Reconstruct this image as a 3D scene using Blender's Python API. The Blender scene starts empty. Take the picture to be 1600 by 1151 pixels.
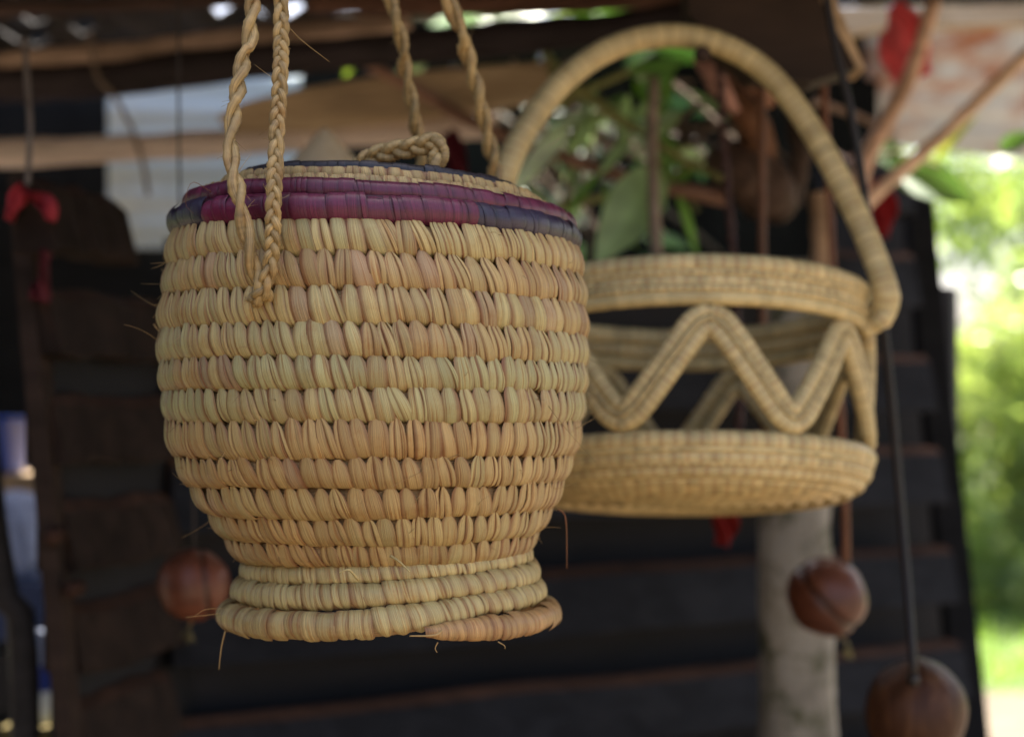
import bpy, math, random
import numpy as np
from mathutils import Vector, Matrix

random.seed(7)
rng = np.random.default_rng(7)
scene = bpy.context.scene
R_ = math.radians

# ------------------------------------------------------------------ camera, sky, sun, exposure
FPX = 2400.0                       # focal length in photo pixels (photo is 1600 wide)
CAMZ = 1.45
PITCH = math.atan((650 - 575.5) / FPX)
cam_data = bpy.data.cameras.new('camera')
cam = bpy.data.objects.new('camera', cam_data)
scene.collection.objects.link(cam)
cam.location = (0, 0, CAMZ)
cam.rotation_euler = (math.pi / 2 + PITCH, 0, 0)
cam_data.sensor_width = 36
cam_data.lens = FPX / 1600 * 36
cam_data.clip_start = 0.05
cam_data.clip_end = 500
cam_data.dof.use_dof = True
cam_data.dof.focus_distance = 0.835
cam_data.dof.aperture_fstop = 4.3
scene.camera = cam

SUN_EL, SUN_AZ = R_(64), R_(22)    # azimuth measured from +Y (away from the camera) towards +X
world = bpy.data.worlds.new('World'); scene.world = world; world.use_nodes = True
wn = world.node_tree
sky = wn.nodes.new('ShaderNodeTexSky'); sky.sky_type = 'NISHITA'; sky.sun_disc = False
sky.sun_elevation = SUN_EL; sky.sun_rotation = SUN_AZ
sky.dust_density = 6.0; sky.air_density = 0.8; sky.ozone_density = 0.3
wn.nodes['Background'].inputs['Strength'].default_value = 0.10
wn.links.new(sky.outputs['Color'], wn.nodes['Background'].inputs['Color'])
sun_d = bpy.data.lights.new('sun', 'SUN'); sun_d.energy = 4.8; sun_d.angle = R_(0.5); sun_d.color = (1.0, 0.94, 0.84)
sun = bpy.data.objects.new('sun', sun_d); scene.collection.objects.link(sun)
sd = Vector((math.sin(SUN_AZ) * math.cos(SUN_EL), math.cos(SUN_AZ) * math.cos(SUN_EL), math.sin(SUN_EL)))
sun.rotation_euler = sd.to_track_quat('Z', 'Y').to_euler()
sun.location = (2, 6, 9)
vs = scene.view_settings
vs.view_transform = 'Standard'; vs.look = 'None'; vs.gamma = 1.0; vs.exposure = 2.45
vs.use_curve_mapping = False

# ------------------------------------------------------------------ helpers
FWD = np.array([0, math.cos(PITCH), math.sin(PITCH)])
UPV = np.array([0, -math.sin(PITCH), math.cos(PITCH)])
CAM = np.array([0, 0, CAMZ])
def P(px, py, D):
    """point on the ray of photo pixel (px, py) at D metres along the view axis"""
    return CAM + D * (FWD + UPV * ((575.5 - py) / FPX) + np.array([1., 0, 0]) * ((px - 800) / FPX))
def W(px, D):                      # metres for a pixel width at depth D
    return px * D / FPX

class MB:
    def __init__(s): s.v, s.f, s.c, s.uv, s.n = [], [], [], [], 0
    def add(s, v, f, c=(1, 1, 1), uv=None):
        v = np.asarray(v, float).reshape(-1, 3)
        s.v.append(v); s.f.extend([tuple(int(i) + s.n for i in q) for q in f])
        c = np.asarray(c, float)
        s.c.append(np.broadcast_to(c, (len(v), 3)) if c.ndim == 1 else c)
        s.uv.append(np.zeros((len(v), 2)) if uv is None else np.asarray(uv, float))
        s.n += len(v); return s
    def mesh(s, name, smooth=True, origin=(0, 0, 0)):
        me = bpy.data.meshes.new(name)
        V = np.concatenate(s.v) - np.asarray(origin, float)
        me.from_pydata(V.tolist(), [], s.f)
        C_ = np.concatenate(s.c); U = np.concatenate(s.uv)
        ca = me.color_attributes.new('Col', 'FLOAT_COLOR', 'POINT')
        ca.data.foreach_set('color', np.c_[C_, np.ones(len(C_))].astype(np.float32).ravel())
        uvl = me.uv_layers.new(name='UVMap')
        li = np.zeros(len(me.loops), np.int32); me.loops.foreach_get('vertex_index', li)
        uvl.data.foreach_set('uv', U[li].astype(np.float32).ravel())
        if smooth: me.polygons.foreach_set('use_smooth', np.ones(len(me.polygons), bool))
        me.update(); return me
    def build(s, name, mat, parent=None, smooth=True, origin=(0, 0, 0)):
        o = bpy.data.objects.new(name, s.mesh(name, smooth, origin))
        scene.collection.objects.link(o); o.location = origin
        o.data.materials.append(mat)
        if parent is not None: o.parent = parent
        return o
def empty(name, loc, rot=(0, 0, 0)):
    o = bpy.data.objects.new(name, None); scene.collection.objects.link(o)
    o.location = Vector(loc); o.rotation_euler = rot; o.empty_display_size = 0.05
    return o
def tag(o, label, cat, group=None, kind=None):
    o['label'] = label; o['category'] = cat
    if group: o['group'] = group
    if kind: o['kind'] = kind
    return o

def grid_faces(nv, ns, closed=False, rev=False):
    f = []
    m = ns if closed else ns - 1
    for i in range(nv - 1):
        for j in range(m):
            a, b = i * ns + j, i * ns + (j + 1) % ns
            q = (a, b, b + ns, a + ns)
            f.append(q[::-1] if rev else q)
    return f
def crom(pts, n):
    """Catmull-Rom through pts, resampled to n points by arc length"""
    p = np.asarray(pts, float)
    p = np.vstack([2 * p[0] - p[1], p, 2 * p[-1] - p[-2]])
    out = []
    for i in range(1, len(p) - 2):
        t = np.linspace(0, 1, 24, endpoint=False)[:, None]
        a, b, c, d = p[i - 1], p[i], p[i + 1], p[i + 2]
        out.append(0.5 * (2 * b + (c - a) * t + (2 * a - 5 * b + 4 * c - d) * t ** 2 + (3 * b - a - 3 * c + d) * t ** 3))
    out.append(p[-2][None]); q = np.concatenate(out)
    s = np.r_[0, np.cumsum(np.linalg.norm(np.diff(q, axis=0), axis=1))]
    u = np.linspace(0, s[-1], n)
    return np.c_[[np.interp(u, s, q[:, k]) for k in range(3)]].T
def frames(p, up=(0.01, -1, 0.02)):
    T = np.gradient(p, axis=0); T /= np.linalg.norm(T, axis=1)[:, None]
    N = np.zeros_like(T); n = np.asarray(up, float)
    for i in range(len(p)):
        n = n - T[i] * n.dot(T[i]); n /= np.linalg.norm(n); N[i] = n
    return T, N, np.cross(T, N)
def tube(mb, p, r, ns=10, col=(1, 1, 1), cap=True, up=(0.01, -1, 0.02), ell=1.0, jitter=0.0, uvl=None):
    p = np.asarray(p, float); n = len(p)
    r = np.broadcast_to(np.asarray(r, float), (n,))
    T, N, B = frames(p, up)
    a = np.linspace(0, 2 * math.pi, ns, endpoint=False)
    rr = r[:, None] * np.ones(ns)[None]
    if jitter: rr = rr * (1 + jitter * rng.standard_normal((n, ns)))
    v = p[:, None] + rr[..., None] * (np.cos(a)[None, :, None] * N[:, None] * ell + np.sin(a)[None, :, None] * B[:, None])
    s = np.r_[0, np.cumsum(np.linalg.norm(np.diff(p, axis=0), axis=1))]
    uv = np.stack(np.broadcast_arrays(np.abs(np.linspace(-1, 1, ns))[None, :] * np.ones((n, 1)), s[:, None] / (r.mean() * 6 + 1e-6)), -1).reshape(-1, 2)
    if uvl is not None: uv = uv + np.asarray(uvl)
    c = np.asarray(col, float)
    if c.ndim == 2: c = np.repeat(c, ns, axis=0)
    f = grid_faces(n, ns, True, True)
    v = v.reshape(-1, 3)
    if cap:
        f.append(tuple(range(ns))); f.append(tuple((n - 1) * ns + k for k in range(ns))[::-1])
    mb.add(v, f, c, uv); return mb
def box(mb, c, sx, sy, sz, col=(1, 1, 1), rot=None):
    v = np.array([[x, y, z] for x in (-.5, .5) for y in (-.5, .5) for z in (-.5, .5)]) * np.array([sx, sy, sz])
    if rot is not None: v = v @ np.asarray(rot).T
    f = [(0, 1, 3, 2), (4, 6, 7, 5), (0, 4, 5, 1), (2, 3, 7, 6), (0, 2, 6, 4), (1, 5, 7, 3)]
    mb.add(v + np.asarray(c, float), f, col); return mb

# ------------------------------------------------------------------ materials
def newmat(name):
    m = bpy.data.materials.new(name); m.use_nodes = True
    nt = m.node_tree; b = nt.nodes['Principled BSDF']
    return m, nt, b
def N_(nt, t, **kw):
    n = nt.nodes.new(t)
    for k, v in kw.items():
        if k in n.inputs: n.inputs[k].default_value = v
        else: setattr(n, k, v)
    return n
def ramp(nt, fac, stops):
    r = nt.nodes.new('ShaderNodeValToRGB'); e = r.color_ramp.elements
    e[0].position, e[0].color = stops[0][0], (*stops[0][1], 1)
    e[1].position, e[1].color = stops[-1][0], (*stops[-1][1], 1)
    for p, c in stops[1:-1]:
        q = e.new(p); q.color = (*c, 1)
    nt.links.new(fac, r.inputs['Fac']); return r.outputs['Color']
def mixc(nt, mode, fac, a, b):
    n = nt.nodes.new('ShaderNodeMix'); n.data_type = 'RGBA'; n.blend_type = mode
    for s, i in ((fac, 0), (a, 6), (b, 7)):
        if hasattr(s, 'is_linked'): nt.links.new(s, n.inputs[i])
        else: n.inputs[i].default_value = s if i == 0 else (*s, 1)
    return n.outputs[2]
def fibre_mat(name, su, sv, lo, hi, rough=0.5, bump=0.25, spec=0.4, tint2=None, stain=None):
    """vertex colour times streaks that run along the strip (UV v direction), plus blotches"""
    m, nt, b = newmat(name); L = nt.links
    at = N_(nt, 'ShaderNodeAttribute', attribute_name='Col')
    uv = N_(nt, 'ShaderNodeUVMap', uv_map='UVMap')
    mp = N_(nt, 'ShaderNodeMapping'); mp.inputs['Scale'].default_value = (su, sv, 1); L.new(uv.outputs[0], mp.inputs[0])
    n1 = N_(nt, 'ShaderNodeTexNoise', Scale=1.0, Detail=4.0, Roughness=0.65); L.new(mp.outputs[0], n1.inputs['Vector'])
    st = ramp(nt, n1.outputs['Fac'], [(0.25, (lo,) * 3), (0.5, ((lo + hi) / 2,) * 3), (0.75, (hi,) * 3)])
    c = mixc(nt, 'MULTIPLY', 1.0, at.outputs['Color'], st)
    tc = N_(nt, 'ShaderNodeTexCoord')
    n2 = N_(nt, 'ShaderNodeTexNoise', Scale=60.0, Detail=5.0, Roughness=0.7); L.new(tc.outputs['Object'], n2.inputs['Vector'])
    if tint2 is not None:
        k = ramp(nt, n2.outputs['Fac'], [(0.52, (0,) * 3), (0.72, (0.75,) * 3)])
        c = mixc(nt, 'MIX', k, c, mixc(nt, 'MULTIPLY', 1.0, c, tint2))
    if stain is not None:
        m2 = N_(nt, 'ShaderNodeMapping'); m2.inputs['Scale'].default_value = (su * .38, sv * 1.1, 1); L.new(uv.outputs[0], m2.inputs[0])
        n3 = N_(nt, 'ShaderNodeTexNoise', Scale=1.0, Detail=3.0, Roughness=0.6); L.new(m2.outputs[0], n3.inputs['Vector'])
        c = mixc(nt, 'MIX', ramp(nt, n3.outputs['Fac'], [(0.54, (0,) * 3), (0.66, (0.85,) * 3)]), c, mixc(nt, 'MULTIPLY', 1.0, c, stain))
    L.new(c, b.inputs['Base Color'])
    b.inputs['Roughness'].default_value = rough; b.inputs['Specular IOR Level'].default_value = spec
    bp = N_(nt, 'ShaderNodeBump', Strength=bump, Distance=0.0008); L.new(n1.outputs['Fac'], bp.inputs['Height'])
    L.new(bp.outputs[0], b.inputs['Normal'])
    return m
def wood_mat(name, stops, scale=(3, 30, 30), rough=0.75, bump=0.3, useattr=True, spots=None, spec=0.3):
    m, nt, b = newmat(name); L = nt.links
    tc = N_(nt, 'ShaderNodeTexCoord'); mp = N_(nt, 'ShaderNodeMapping'); mp.inputs['Scale'].default_value = scale
    oi = N_(nt, 'ShaderNodeObjectInfo')
    ad = N_(nt, 'ShaderNodeVectorMath', operation='ADD'); L.new(tc.outputs['Object'], ad.inputs[0])
    ml = N_(nt, 'ShaderNodeMath', operation='MULTIPLY'); ml.inputs[1].default_value = 13.0; L.new(oi.outputs['Random'], ml.inputs[0])
    L.new(ml.outputs[0], ad.inputs[1]); L.new(ad.outputs[0], mp.inputs[0])
    n1 = N_(nt, 'ShaderNodeTexNoise', Scale=1.0, Detail=7.0, Roughness=0.62, Distortion=0.6); L.new(mp.outputs[0], n1.inputs['Vector'])
    c = ramp(nt, n1.outputs['Fac'], stops)
    if spots is not None:
        n2 = N_(nt, 'ShaderNodeTexNoise', Scale=spots[1], Detail=6.0, Roughness=0.7); L.new(ad.outputs[0], n2.inputs['Vector'])
        k = ramp(nt, n2.outputs['Fac'], [(spots[2], (0,) * 3), (spots[2] + 0.12, (1,) * 3)])
        c = mixc(nt, 'MIX', k, c, spots[0])
    if useattr:
        at = N_(nt, 'ShaderNodeAttribute', attribute_name='Col'); c = mixc(nt, 'MULTIPLY', 1.0, c, at.outputs['Color'])
    L.new(c, b.inputs['Base Color']); b.inputs['Roughness'].default_value = rough; b.inputs['Specular IOR Level'].default_value = spec
    bp = N_(nt, 'ShaderNodeBump', Strength=bump, Distance=0.004); L.new(n1.outputs['Fac'], bp.inputs['Height']); L.new(bp.outputs[0], b.inputs['Normal'])
    return m
def leaf_mat(name, trans=0.45, rough=0.4, sat=1.0):
    m, nt, b = newmat(name); L = nt.links
    at = N_(nt, 'ShaderNodeAttribute', attribute_name='Col')
    tc = N_(nt, 'ShaderNodeTexCoord'); n = N_(nt, 'ShaderNodeTexNoise', Scale=25.0, Detail=4.0); L.new(tc.outputs['Object'], n.inputs['Vector'])
    c = mixc(nt, 'MULTIPLY', 1.0, at.outputs['Color'], ramp(nt, n.outputs['Fac'], [(0.3, (0.75,) * 3), (0.7, (1.2,) * 3)]))
    L.new(c, b.inputs['Base Color']); b.inputs['Roughness'].default_value = rough; b.inputs['Specular IOR Level'].default_value = 0.45
    tr = N_(nt, 'ShaderNodeBsdfTranslucent')
    L.new(mixc(nt, 'MULTIPLY', 1.0, c, (1.5, 1.6, 0.7)), tr.inputs['Color'])
    ms = N_(nt, 'ShaderNodeMixShader'); ms.inputs[0].default_value = trans
    L.new(b.outputs[0], ms.inputs[1]); L.new(tr.outputs[0], ms.inputs[2])
    L.new(ms.outputs[0], nt.nodes['Material Output'].inputs['Surface'])
    return m

M = {}
M['straw'] = fibre_mat('palm_leaf_stitch', 11, 0.6, 0.50, 1.28, rough=0.42, bump=0.5, tint2=(0.86, 0.70, 0.56), stain=(0.74, 0.50, 0.34))
M['dyed'] = fibre_mat('dyed_leaf_wrap', 11, 0.6, 0.5, 1.4, rough=0.36, bump=0.4, spec=0.5, tint2=(1.25, 1.35, 1.2))
M['core'] = fibre_mat('coil_core_fibre', 60, 0.6, 0.45, 1.4, rough=0.7, bump=0.5)
M['rope'] = fibre_mat('twisted_leaf_rope', 9, 0.35, 0.42, 1.35, rough=0.5, bump=0.5, tint2=(0.75, 0.55, 0.4))
M['wrap'] = fibre_mat('wrapped_palm_coil', 2, 2.0, 0.75, 1.15, rough=0.5, bump=0.2, tint2=(0.85, 0.75, 0.6))
M['hair'] = fibre_mat('loose_fibre', 1, 1, 0.9, 1.1, rough=0.6, bump=0)
M['slat'] = wood_mat('dark_slat_wood', [(0.25, (0.4,) * 3), (0.5, (.8,) * 3), (0.75, (1.25, 1.2, 1.15))], (2, 40, 40), rough=0.8, spec=.12)
M['dark'] = wood_mat('painted_gap_shade', [(0.3, (0.004, 0.0045, 0.006)), (0.7, (0.010, 0.010, 0.013))], (4, 4, 20), useattr=False)  # near-black colour stands in for the shaded interior behind the slats
M['grey_pole'] = wood_mat('weathered_pole_bark', [(0.25, (0.12, 0.105, 0.08)), (0.5, (0.29, 0.265, 0.215)), (0.75, (0.42, 0.39, 0.33))], (14, 14, 4), rough=0.85, bump=0.5, useattr=False, spots=((0.09, 0.09, 0.05), 22, 0.50))
M['pale_pole'] = wood_mat('peeled_pale_pole', [(0.25, (0.32, 0.27, 0.22)), (0.5, (0.66, 0.54, 0.46)), (0.75, (0.80, 0.75, 0.67))], (4, 25, 25), rough=0.8, useattr=False)
M['stick'] = wood_mat('bark_stick', [(0.3, (0.4, 0.35, 0.3)), (0.7, (1.15, 1.05, 1.0))], (8, 30, 30), rough=0.75)
M['plank'] = wood_mat('golden_plank', [(0.25, (0.14, 0.10, 0.06)), (0.5, (0.44, 0.32, 0.19)), (0.75, (0.66, 0.53, 0.36))], (3, 30, 30), rough=0.7, useattr=False)
M['cloth'] = wood_mat('dyed_cloth', [(0.3, (0.7,) * 3), (0.7, (1.1,) * 3)], (60, 60, 60), rough=0.9, bump=0.2)
M['leaf'] = leaf_mat('green_leaf')
M['crown'] = leaf_mat('tree_leaf', trans=0.55, rough=.28)

# ------------------------------------------------------------------ setting: ground, grass, path
def noise_ground(name, stops, scale, rough=0.95):
    return wood_mat(name, stops, (scale, scale, scale), rough=rough, useattr=False, bump=0.6)
M['dirt'] = noise_ground('trodden_earth', [(0.3, (0.06, 0.047, 0.033)), (0.5, (0.11, 0.086, 0.06)), (0.75, (0.16, 0.13, 0.095))], 3.0)
M['turf'] = noise_ground('short_turf', [(0.3, (0.045, 0.075, 0.018)), (0.55, (0.09, 0.14, 0.03)), (0.8, (0.17, 0.19, 0.06))], 2.0)
M['pathm'] = noise_ground('pale_dirt_path', [(0.3, (0.15, 0.12, 0.095)), (0.7, (0.24, 0.20, 0.165))], 2.0)
def sheet(name, pts, z, mat):
    mb = MB(); mb.add([(x, y, z) for x, y in pts], [tuple(range(len(pts)))])
    o = mb.build(name, mat, smooth=False); o['kind'] = 'structure'; return o
sheet('ground', [(-150, -100), (150, -100), (150, 200), (-150, 200)], 0, M['dirt'])
sheet('lawn', [(-60, 7.9), (60, 8.4), (60, 90), (-60, 90)], 0.004, M['turf'])
gb = MB()                                                        # grass blades
n = 9000
gx = rng.uniform(-1, 11, n); gy = 8.2 + rng.random(n) ** 1.5 * 9
gh = rng.uniform(.05, .16, n); ga = rng.uniform(0, 6.28, n)
wv = np.stack([np.cos(ga), np.sin(ga), 0 * ga], -1) * 0.012; lean = rng.normal(0, .04, (n, 3)); lean[:, 2] = 0
base = np.stack([gx, gy, np.full(n, .003)], -1); tip = base + lean; tip[:, 2] += gh
V = np.stack([base - wv, base + wv, tip], 1).reshape(-1, 3)
gc = np.repeat(np.array([.10, .16, .03]) * rng.uniform(.6, 1.7, (n, 1)), 3, axis=0)
gb.add(V, [(3 * i, 3 * i + 1, 3 * i + 2) for i in range(n)], gc)
g = gb.build('grass', M['crown'], smooth=False); tag(g, 'sunlit green grass growing beyond the dark slatted wall', 'grass', kind='stuff')

# ------------------------------------------------------------------ lidded basket
D1 = 0.95
bx, by = (588 - 800) / FPX * D1, D1
PALE = np.array([0.505, 0.385, 0.155]); GREEN = np.array([0.44, 0.385, 0.165]); TAN = np.array([0.455, 0.29, 0.11])
RED = np.array([0.23, 0.095, 0.036]); MAG = np.array([0.115, 0.013, 0.038]); NAVY = np.array([0.028, 0.020, 0.040]); BLK = np.array([0.022, 0.016, 0.018])
BASE_Z = CAMZ - 0.1315
basket = empty('lidded_basket', (bx, by, BASE_Z))
tag(basket, 'round lidded coiled straw basket with purple rim, hanging from braided ropes', 'basket')
OFF = np.array([bx, by, BASE_Z])           # local = world - OFF ; heights below are given from eye level
ZL = CAMZ - BASE_Z

class Coil:
    """ring or spiral: arrays over angle give radius, height, tube radius; frames tilt with the wall"""
    def __init__(s, th, r, z, rc, cx=0.0, tilt=0.0, alpha=0.0):
        s.th = np.asarray(th, float); f = lambda q: np.broadcast_to(np.asarray(q, float), s.th.shape)
        s.r, s.z, s.rc = f(r), f(z), f(rc); s.cx, s.tilt, s.alpha = cx, math.tan(tilt), alpha
    def at(s, th):
        return np.interp(th, s.th, s.r), np.interp(th, s.th, s.z), np.interp(th, s.th, s.rc)
    def pos(s, th, o, u):
        """o outward, u up offsets in metres, in the frame of the wall"""
        r, z, _ = s.at(th)
        ca, sa = math.cos(s.alpha), math.sin(s.alpha)
        oo, uu = o * ca - u * sa, o * sa + u * ca
        x = (r + oo) * np.sin(th); y = -(r + oo) * np.cos(th)
        return np.stack([x + s.cx, y, z + uu - s.tilt * x], -1)
def coil_core(c, n=160, ns=12, k=1.0, col=(0.36, 0.215, 0.09), closed=True):
    th = np.linspace(c.th[0], c.th[-1], n)
    a = np.linspace(0, 2 * math.pi, ns, endpoint=False)
    TH = np.repeat(th[:, None], ns, 1); rc = c.at(TH)[2] * k
    v = c.pos(TH, rc * np.cos(a)[None], rc * np.sin(a)[None]).reshape(-1, 3)
    v[:, 2] += ZL
    uv = np.stack([np.repeat((a / 6.28)[None], n, 0), np.repeat(th[:, None] * 6, ns, 1)], -1).reshape(-1, 2)
    mb = MB(); f = grid_faces(n, ns, True)
    if not closed: f += [tuple(range(ns)), tuple((n - 1) * ns + q for q in range(ns))]
    cc = np.asarray(col) * rng.uniform(.8, 1.2, (len(v), 1))
    return mb.add(v, f, cc, uv)

# cross-section path of a stitch (outward, up) in tube radii, from the pointed tip tucked under the row above
PATHS = {
 'seed': (np.array([[.80, 1.34], [.87, 1.04], [.98, .66], [1.10, .18], [1.07, -.30], [.90, -.74], [.58, -1.02], [.2, -1.1]]),
          [0, .07, .18, .36, .58, .80, .92, 1.0], [.30, .62, .92, 1.06, 1.10, 1.06, .90, .6]),
 'wrap': (np.array([[.1, 1.08], [.55, .96], [.88, .62], [1.05, .2], [1.05, -.25], [.86, -.72], [.5, -1.0], [.05, -1.1]]),
          [0, .2, .5, .8, .92, 1.0], [.92, .98, 1.0, 1.0, .9, .62]),
 'flat': (np.array([[.35, 1.22], [.72, .98], [.95, .6], [1.06, .15], [1.03, -.3], [.86, -.74], [.5, -1.0], [.1, -1.1]]),
          [0, .12, .4, .7, .9, 1.0], [.7, .98, 1.02, .95, .66, .25]),
}
def stitch(mb, c, thc, pitch, kind, col, blades=1, shear=0.0, th_k=0.22, nv=11, ns=7, wk=1.0, edge=0.5):
    path, wx, wy = PATHS[kind]
    r0, _, rc0 = c.at(thc)
    R0 = r0 + rc0
    seg = np.r_[0, np.cumsum(np.linalg.norm(np.diff(path, axis=0), axis=1))]; seg /= seg[-1]
    v = np.linspace(0, 1, nv)
    po = np.interp(v, seg, path[:, 0]); pu = np.interp(v, seg, path[:, 1]) * rng.normal(1, .05) + rng.normal(0, .05)
    to = np.gradient(po); tu = np.gradient(pu); L = np.hypot(to, tu); no, nu = -tu / L, to / L
    cuts = [-1, 1]
    if blades == 2: q = rng.uniform(-.5, .5); cuts = [-1, q, 1]
    if blades == 3: cuts = [-1, rng.uniform(-.6, -.2), rng.uniform(.15, .6), 1]
    s = np.linspace(-1, 1, ns)
    for b in range(len(cuts) - 1):
        lo, hi = cuts[b], cuts[b + 1]
        mid, half = (lo + hi) / 2, (hi - lo) / 2 * 1.06
        w = np.interp(v, wx, wy) * 0.5 * pitch * wk * rng.uniform(.97, 1.06)
        kink = rng.normal(0, .03) * np.sin(v * 5 + rng.uniform(0, 6))
        lat = w[:, None] * (mid + half * s[None]) + (shear * (v - .5) * 2 * rc0)[:, None] + (kink * pitch)[:, None]
        t = th_k * rng.uniform(.75, 1.2) * (0.55 + 0.45 * half)
        sk = rng.normal(-.12, .16)
        bul = t * (np.clip(1 - np.abs(s) ** 3.2, 0, 1) ** .5 + sk * s + .04 * rng.standard_normal(ns))[None] * (0.5 + 0.5 * np.sin(np.clip(v, 0, 1) * math.pi) ** .5)[:, None]
        lift = (0.02 if b % 2 else 0.0)
        th = thc + lat / R0
        rc = c.at(th)[2]
        o = rc * (po[:, None] + (bul + lift) * no[:, None]); u = rc * (pu[:, None] + (bul + lift) * nu[:, None])
        pos = c.pos(th, o, u).reshape(-1, 3); pos[:, 2] += ZL
        e = (np.clip((np.abs(s) - .42) / .58, 0, 1) ** 1.1)[None] * edge * rng.uniform(.7, 1.15) * np.ones((nv, 1))
        e = np.clip(e + (rng.random() < .42) * rng.uniform(.1, .5) * (s[None] * rng.choice([-1, 1]) > .3), 0, 1)
        cb = np.asarray(col) * rng.uniform(.9, 1.1)
        dk = RED * 1.0 if col[0] > .3 else np.asarray(col) * .45
        cc = (cb[None, None] * (1 - e[..., None]) + dk[None, None] * e[..., None]).reshape(-1, 3)
        uv0 = rng.uniform(0, 50, 2)
        uv = np.stack([np.repeat(s[None] * half, nv, 0) * 1.0 + uv0[0], np.repeat(v[:, None], ns, 1) + uv0[1]], -1).reshape(-1, 2)
        mb.add(pos, grid_faces(nv, ns), cc, uv)
    return mb

POOL = []                                  # (projected size, mesh builder, material, parent coil)
def stitch_row(c, parent, npr, kind, colf, th0=0, th1=2 * math.pi, sheark=0.12, phase=0.0, th_k=0.22, mat='straw', wk=1.0, two=.45, edge=.5):
    ths = np.linspace(th0, th1, npr, endpoint=False) + phase
    dth = (th1 - th0) / npr
    for th in ths:
        t = th + rng.normal(0, .07) * dth
        r0, z0, rc0 = c.at(t)
        pitch = dth * (r0 + rc0) * rng.uniform(.94, 1.07)
        x = rng.random(); bl = 1 if x > two else (2 if x > two * .18 else 3)
        front = math.cos(t)
        mb = MB(); hi = front > -0.1
        stitch(mb, c, t, pitch, kind, colf(t), bl, sheark + rng.normal(0, .10), th_k, nv=12 if hi else 8, ns=9 if hi else 4, wk=wk, edge=edge)
        POOL.append((pitch * rc0 * max(front, 0) * (1 if kind != 'wrap' else 1.0), mb, mat, parent))

FULL = np.linspace(0, 2 * math.pi, 3)
RING = np.linspace(-math.pi, 3 * math.pi, 5)
FINE = np.linspace(-math.pi, 3 * math.pi, 181)
def wavy(amp):
    return sum(amp / (j ** .7) * math.sin(0) + amp / (j ** .7) * np.sin(FINE * j + rng.uniform(0, 6.28)) for j in (2, 3, 5, 8))
# --- body rows, from the row boundaries and half widths measured in the photograph
B_ = [343, 398, 451, 507, 559, 607, 658, 714, 758, 804, 845, 880]
HW = [327, 333, 337, 338, 336, 331, 323, 308, 287, 263, 240]
CX = [588, 589, 587.5, 587, 587.5, 588.5, 588, 588, 592, 597, 599]
rows = []
for k in range(11):
    Ro = D1 * math.sin(math.atan(HW[k] / FPX))
    dep = D1 - Ro
    zt, zb = (650 - B_[k]) * dep / FPX, (650 - B_[k + 1]) * dep / FPX
    rows.append([Ro, (zt + zb) / 2, (zt - zb) / 2])
body = []
tints = [PALE, PALE * .5 + TAN * .5, PALE, PALE * .6 + GREEN * .4, GREEN, GREEN * 1.02, TAN * .75 + PALE * .25, TAN * .6 + PALE * .4, TAN * .45 + PALE * .55, TAN * .4 + PALE * .6, TAN * .6 + PALE * .3]
for k, (Ro, z, rc) in enumerate(rows):
    a, b = rows[max(k - 1, 0)], rows[min(k + 1, 10)]
    alpha = math.atan2(b[0] - a[0], a[1] - b[1])       # wall leans in towards the base
    rcc = rc * 1.05 / max(math.cos(alpha), .6)
    c = Coil(FINE, Ro - rcc * 1.13 + wavy(.0005), z + wavy(.0005), rcc * (1 + wavy(.018)), (CX[k] - 588) * D1 / FPX, R_(np.interp(k, [0, 10], [1.3, -0.9])), alpha)
    o = coil_core(c).build('coil', M['core'], basket)
    ph = rng.uniform(0, .1)
    tint = tints[k]
    wob = rng.uniform(0, 6.28, 3)
    def colf(t, tint=tint, wob=wob, k=k):
        w = math.sin(t * 2 + wob[0]) * .5 + math.sin(t * 5 + wob[1]) * .5
        q = np.clip(.25 + .3 * w + rng.normal(0, .18), 0, 1)
        base = tint * (1 - q) + (TAN if w > 0 else GREEN) * q
        if rng.random() < .05: base = base * .55 + RED * .45 + .04
        return base * rng.uniform(.86, 1.12)
    stitch_row(c, o, int(round(2 * math.pi * Ro / (0.0094 + rng.normal(0, .0002)))), 'seed', colf, sheark=0.42 - .02 * k, phase=ph, th_k=.09, wk=1.0, two=.5, edge=.85)
    body.append((c, o))
# --- dyed rim of the body
cr = Coil(FINE, .1265 - .0075 + wavy(.0004), .1128 + wavy(.0004), .0078, 0, R_(1.7), -0.35)
orim = coil_core(cr, col=(.06, .02, .03)).build('rim_coil', M['core'], basket); orim['label'] = 'purple and navy dyed rim of the basket'
def rimcol(t):
    x = math.sin(t); f = math.cos(t) > 0
    nav = (f and (x > .50 or x < -.71)) or (not f and abs(x) < .5)
    return (NAVY if nav else MAG) * rng.uniform(.85, 1.18)
stitch_row(cr, orim, 74, 'wrap', rimcol, sheark=.16, th_k=.06, mat='dyed', wk=1.06, two=.3, edge=.7)
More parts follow.
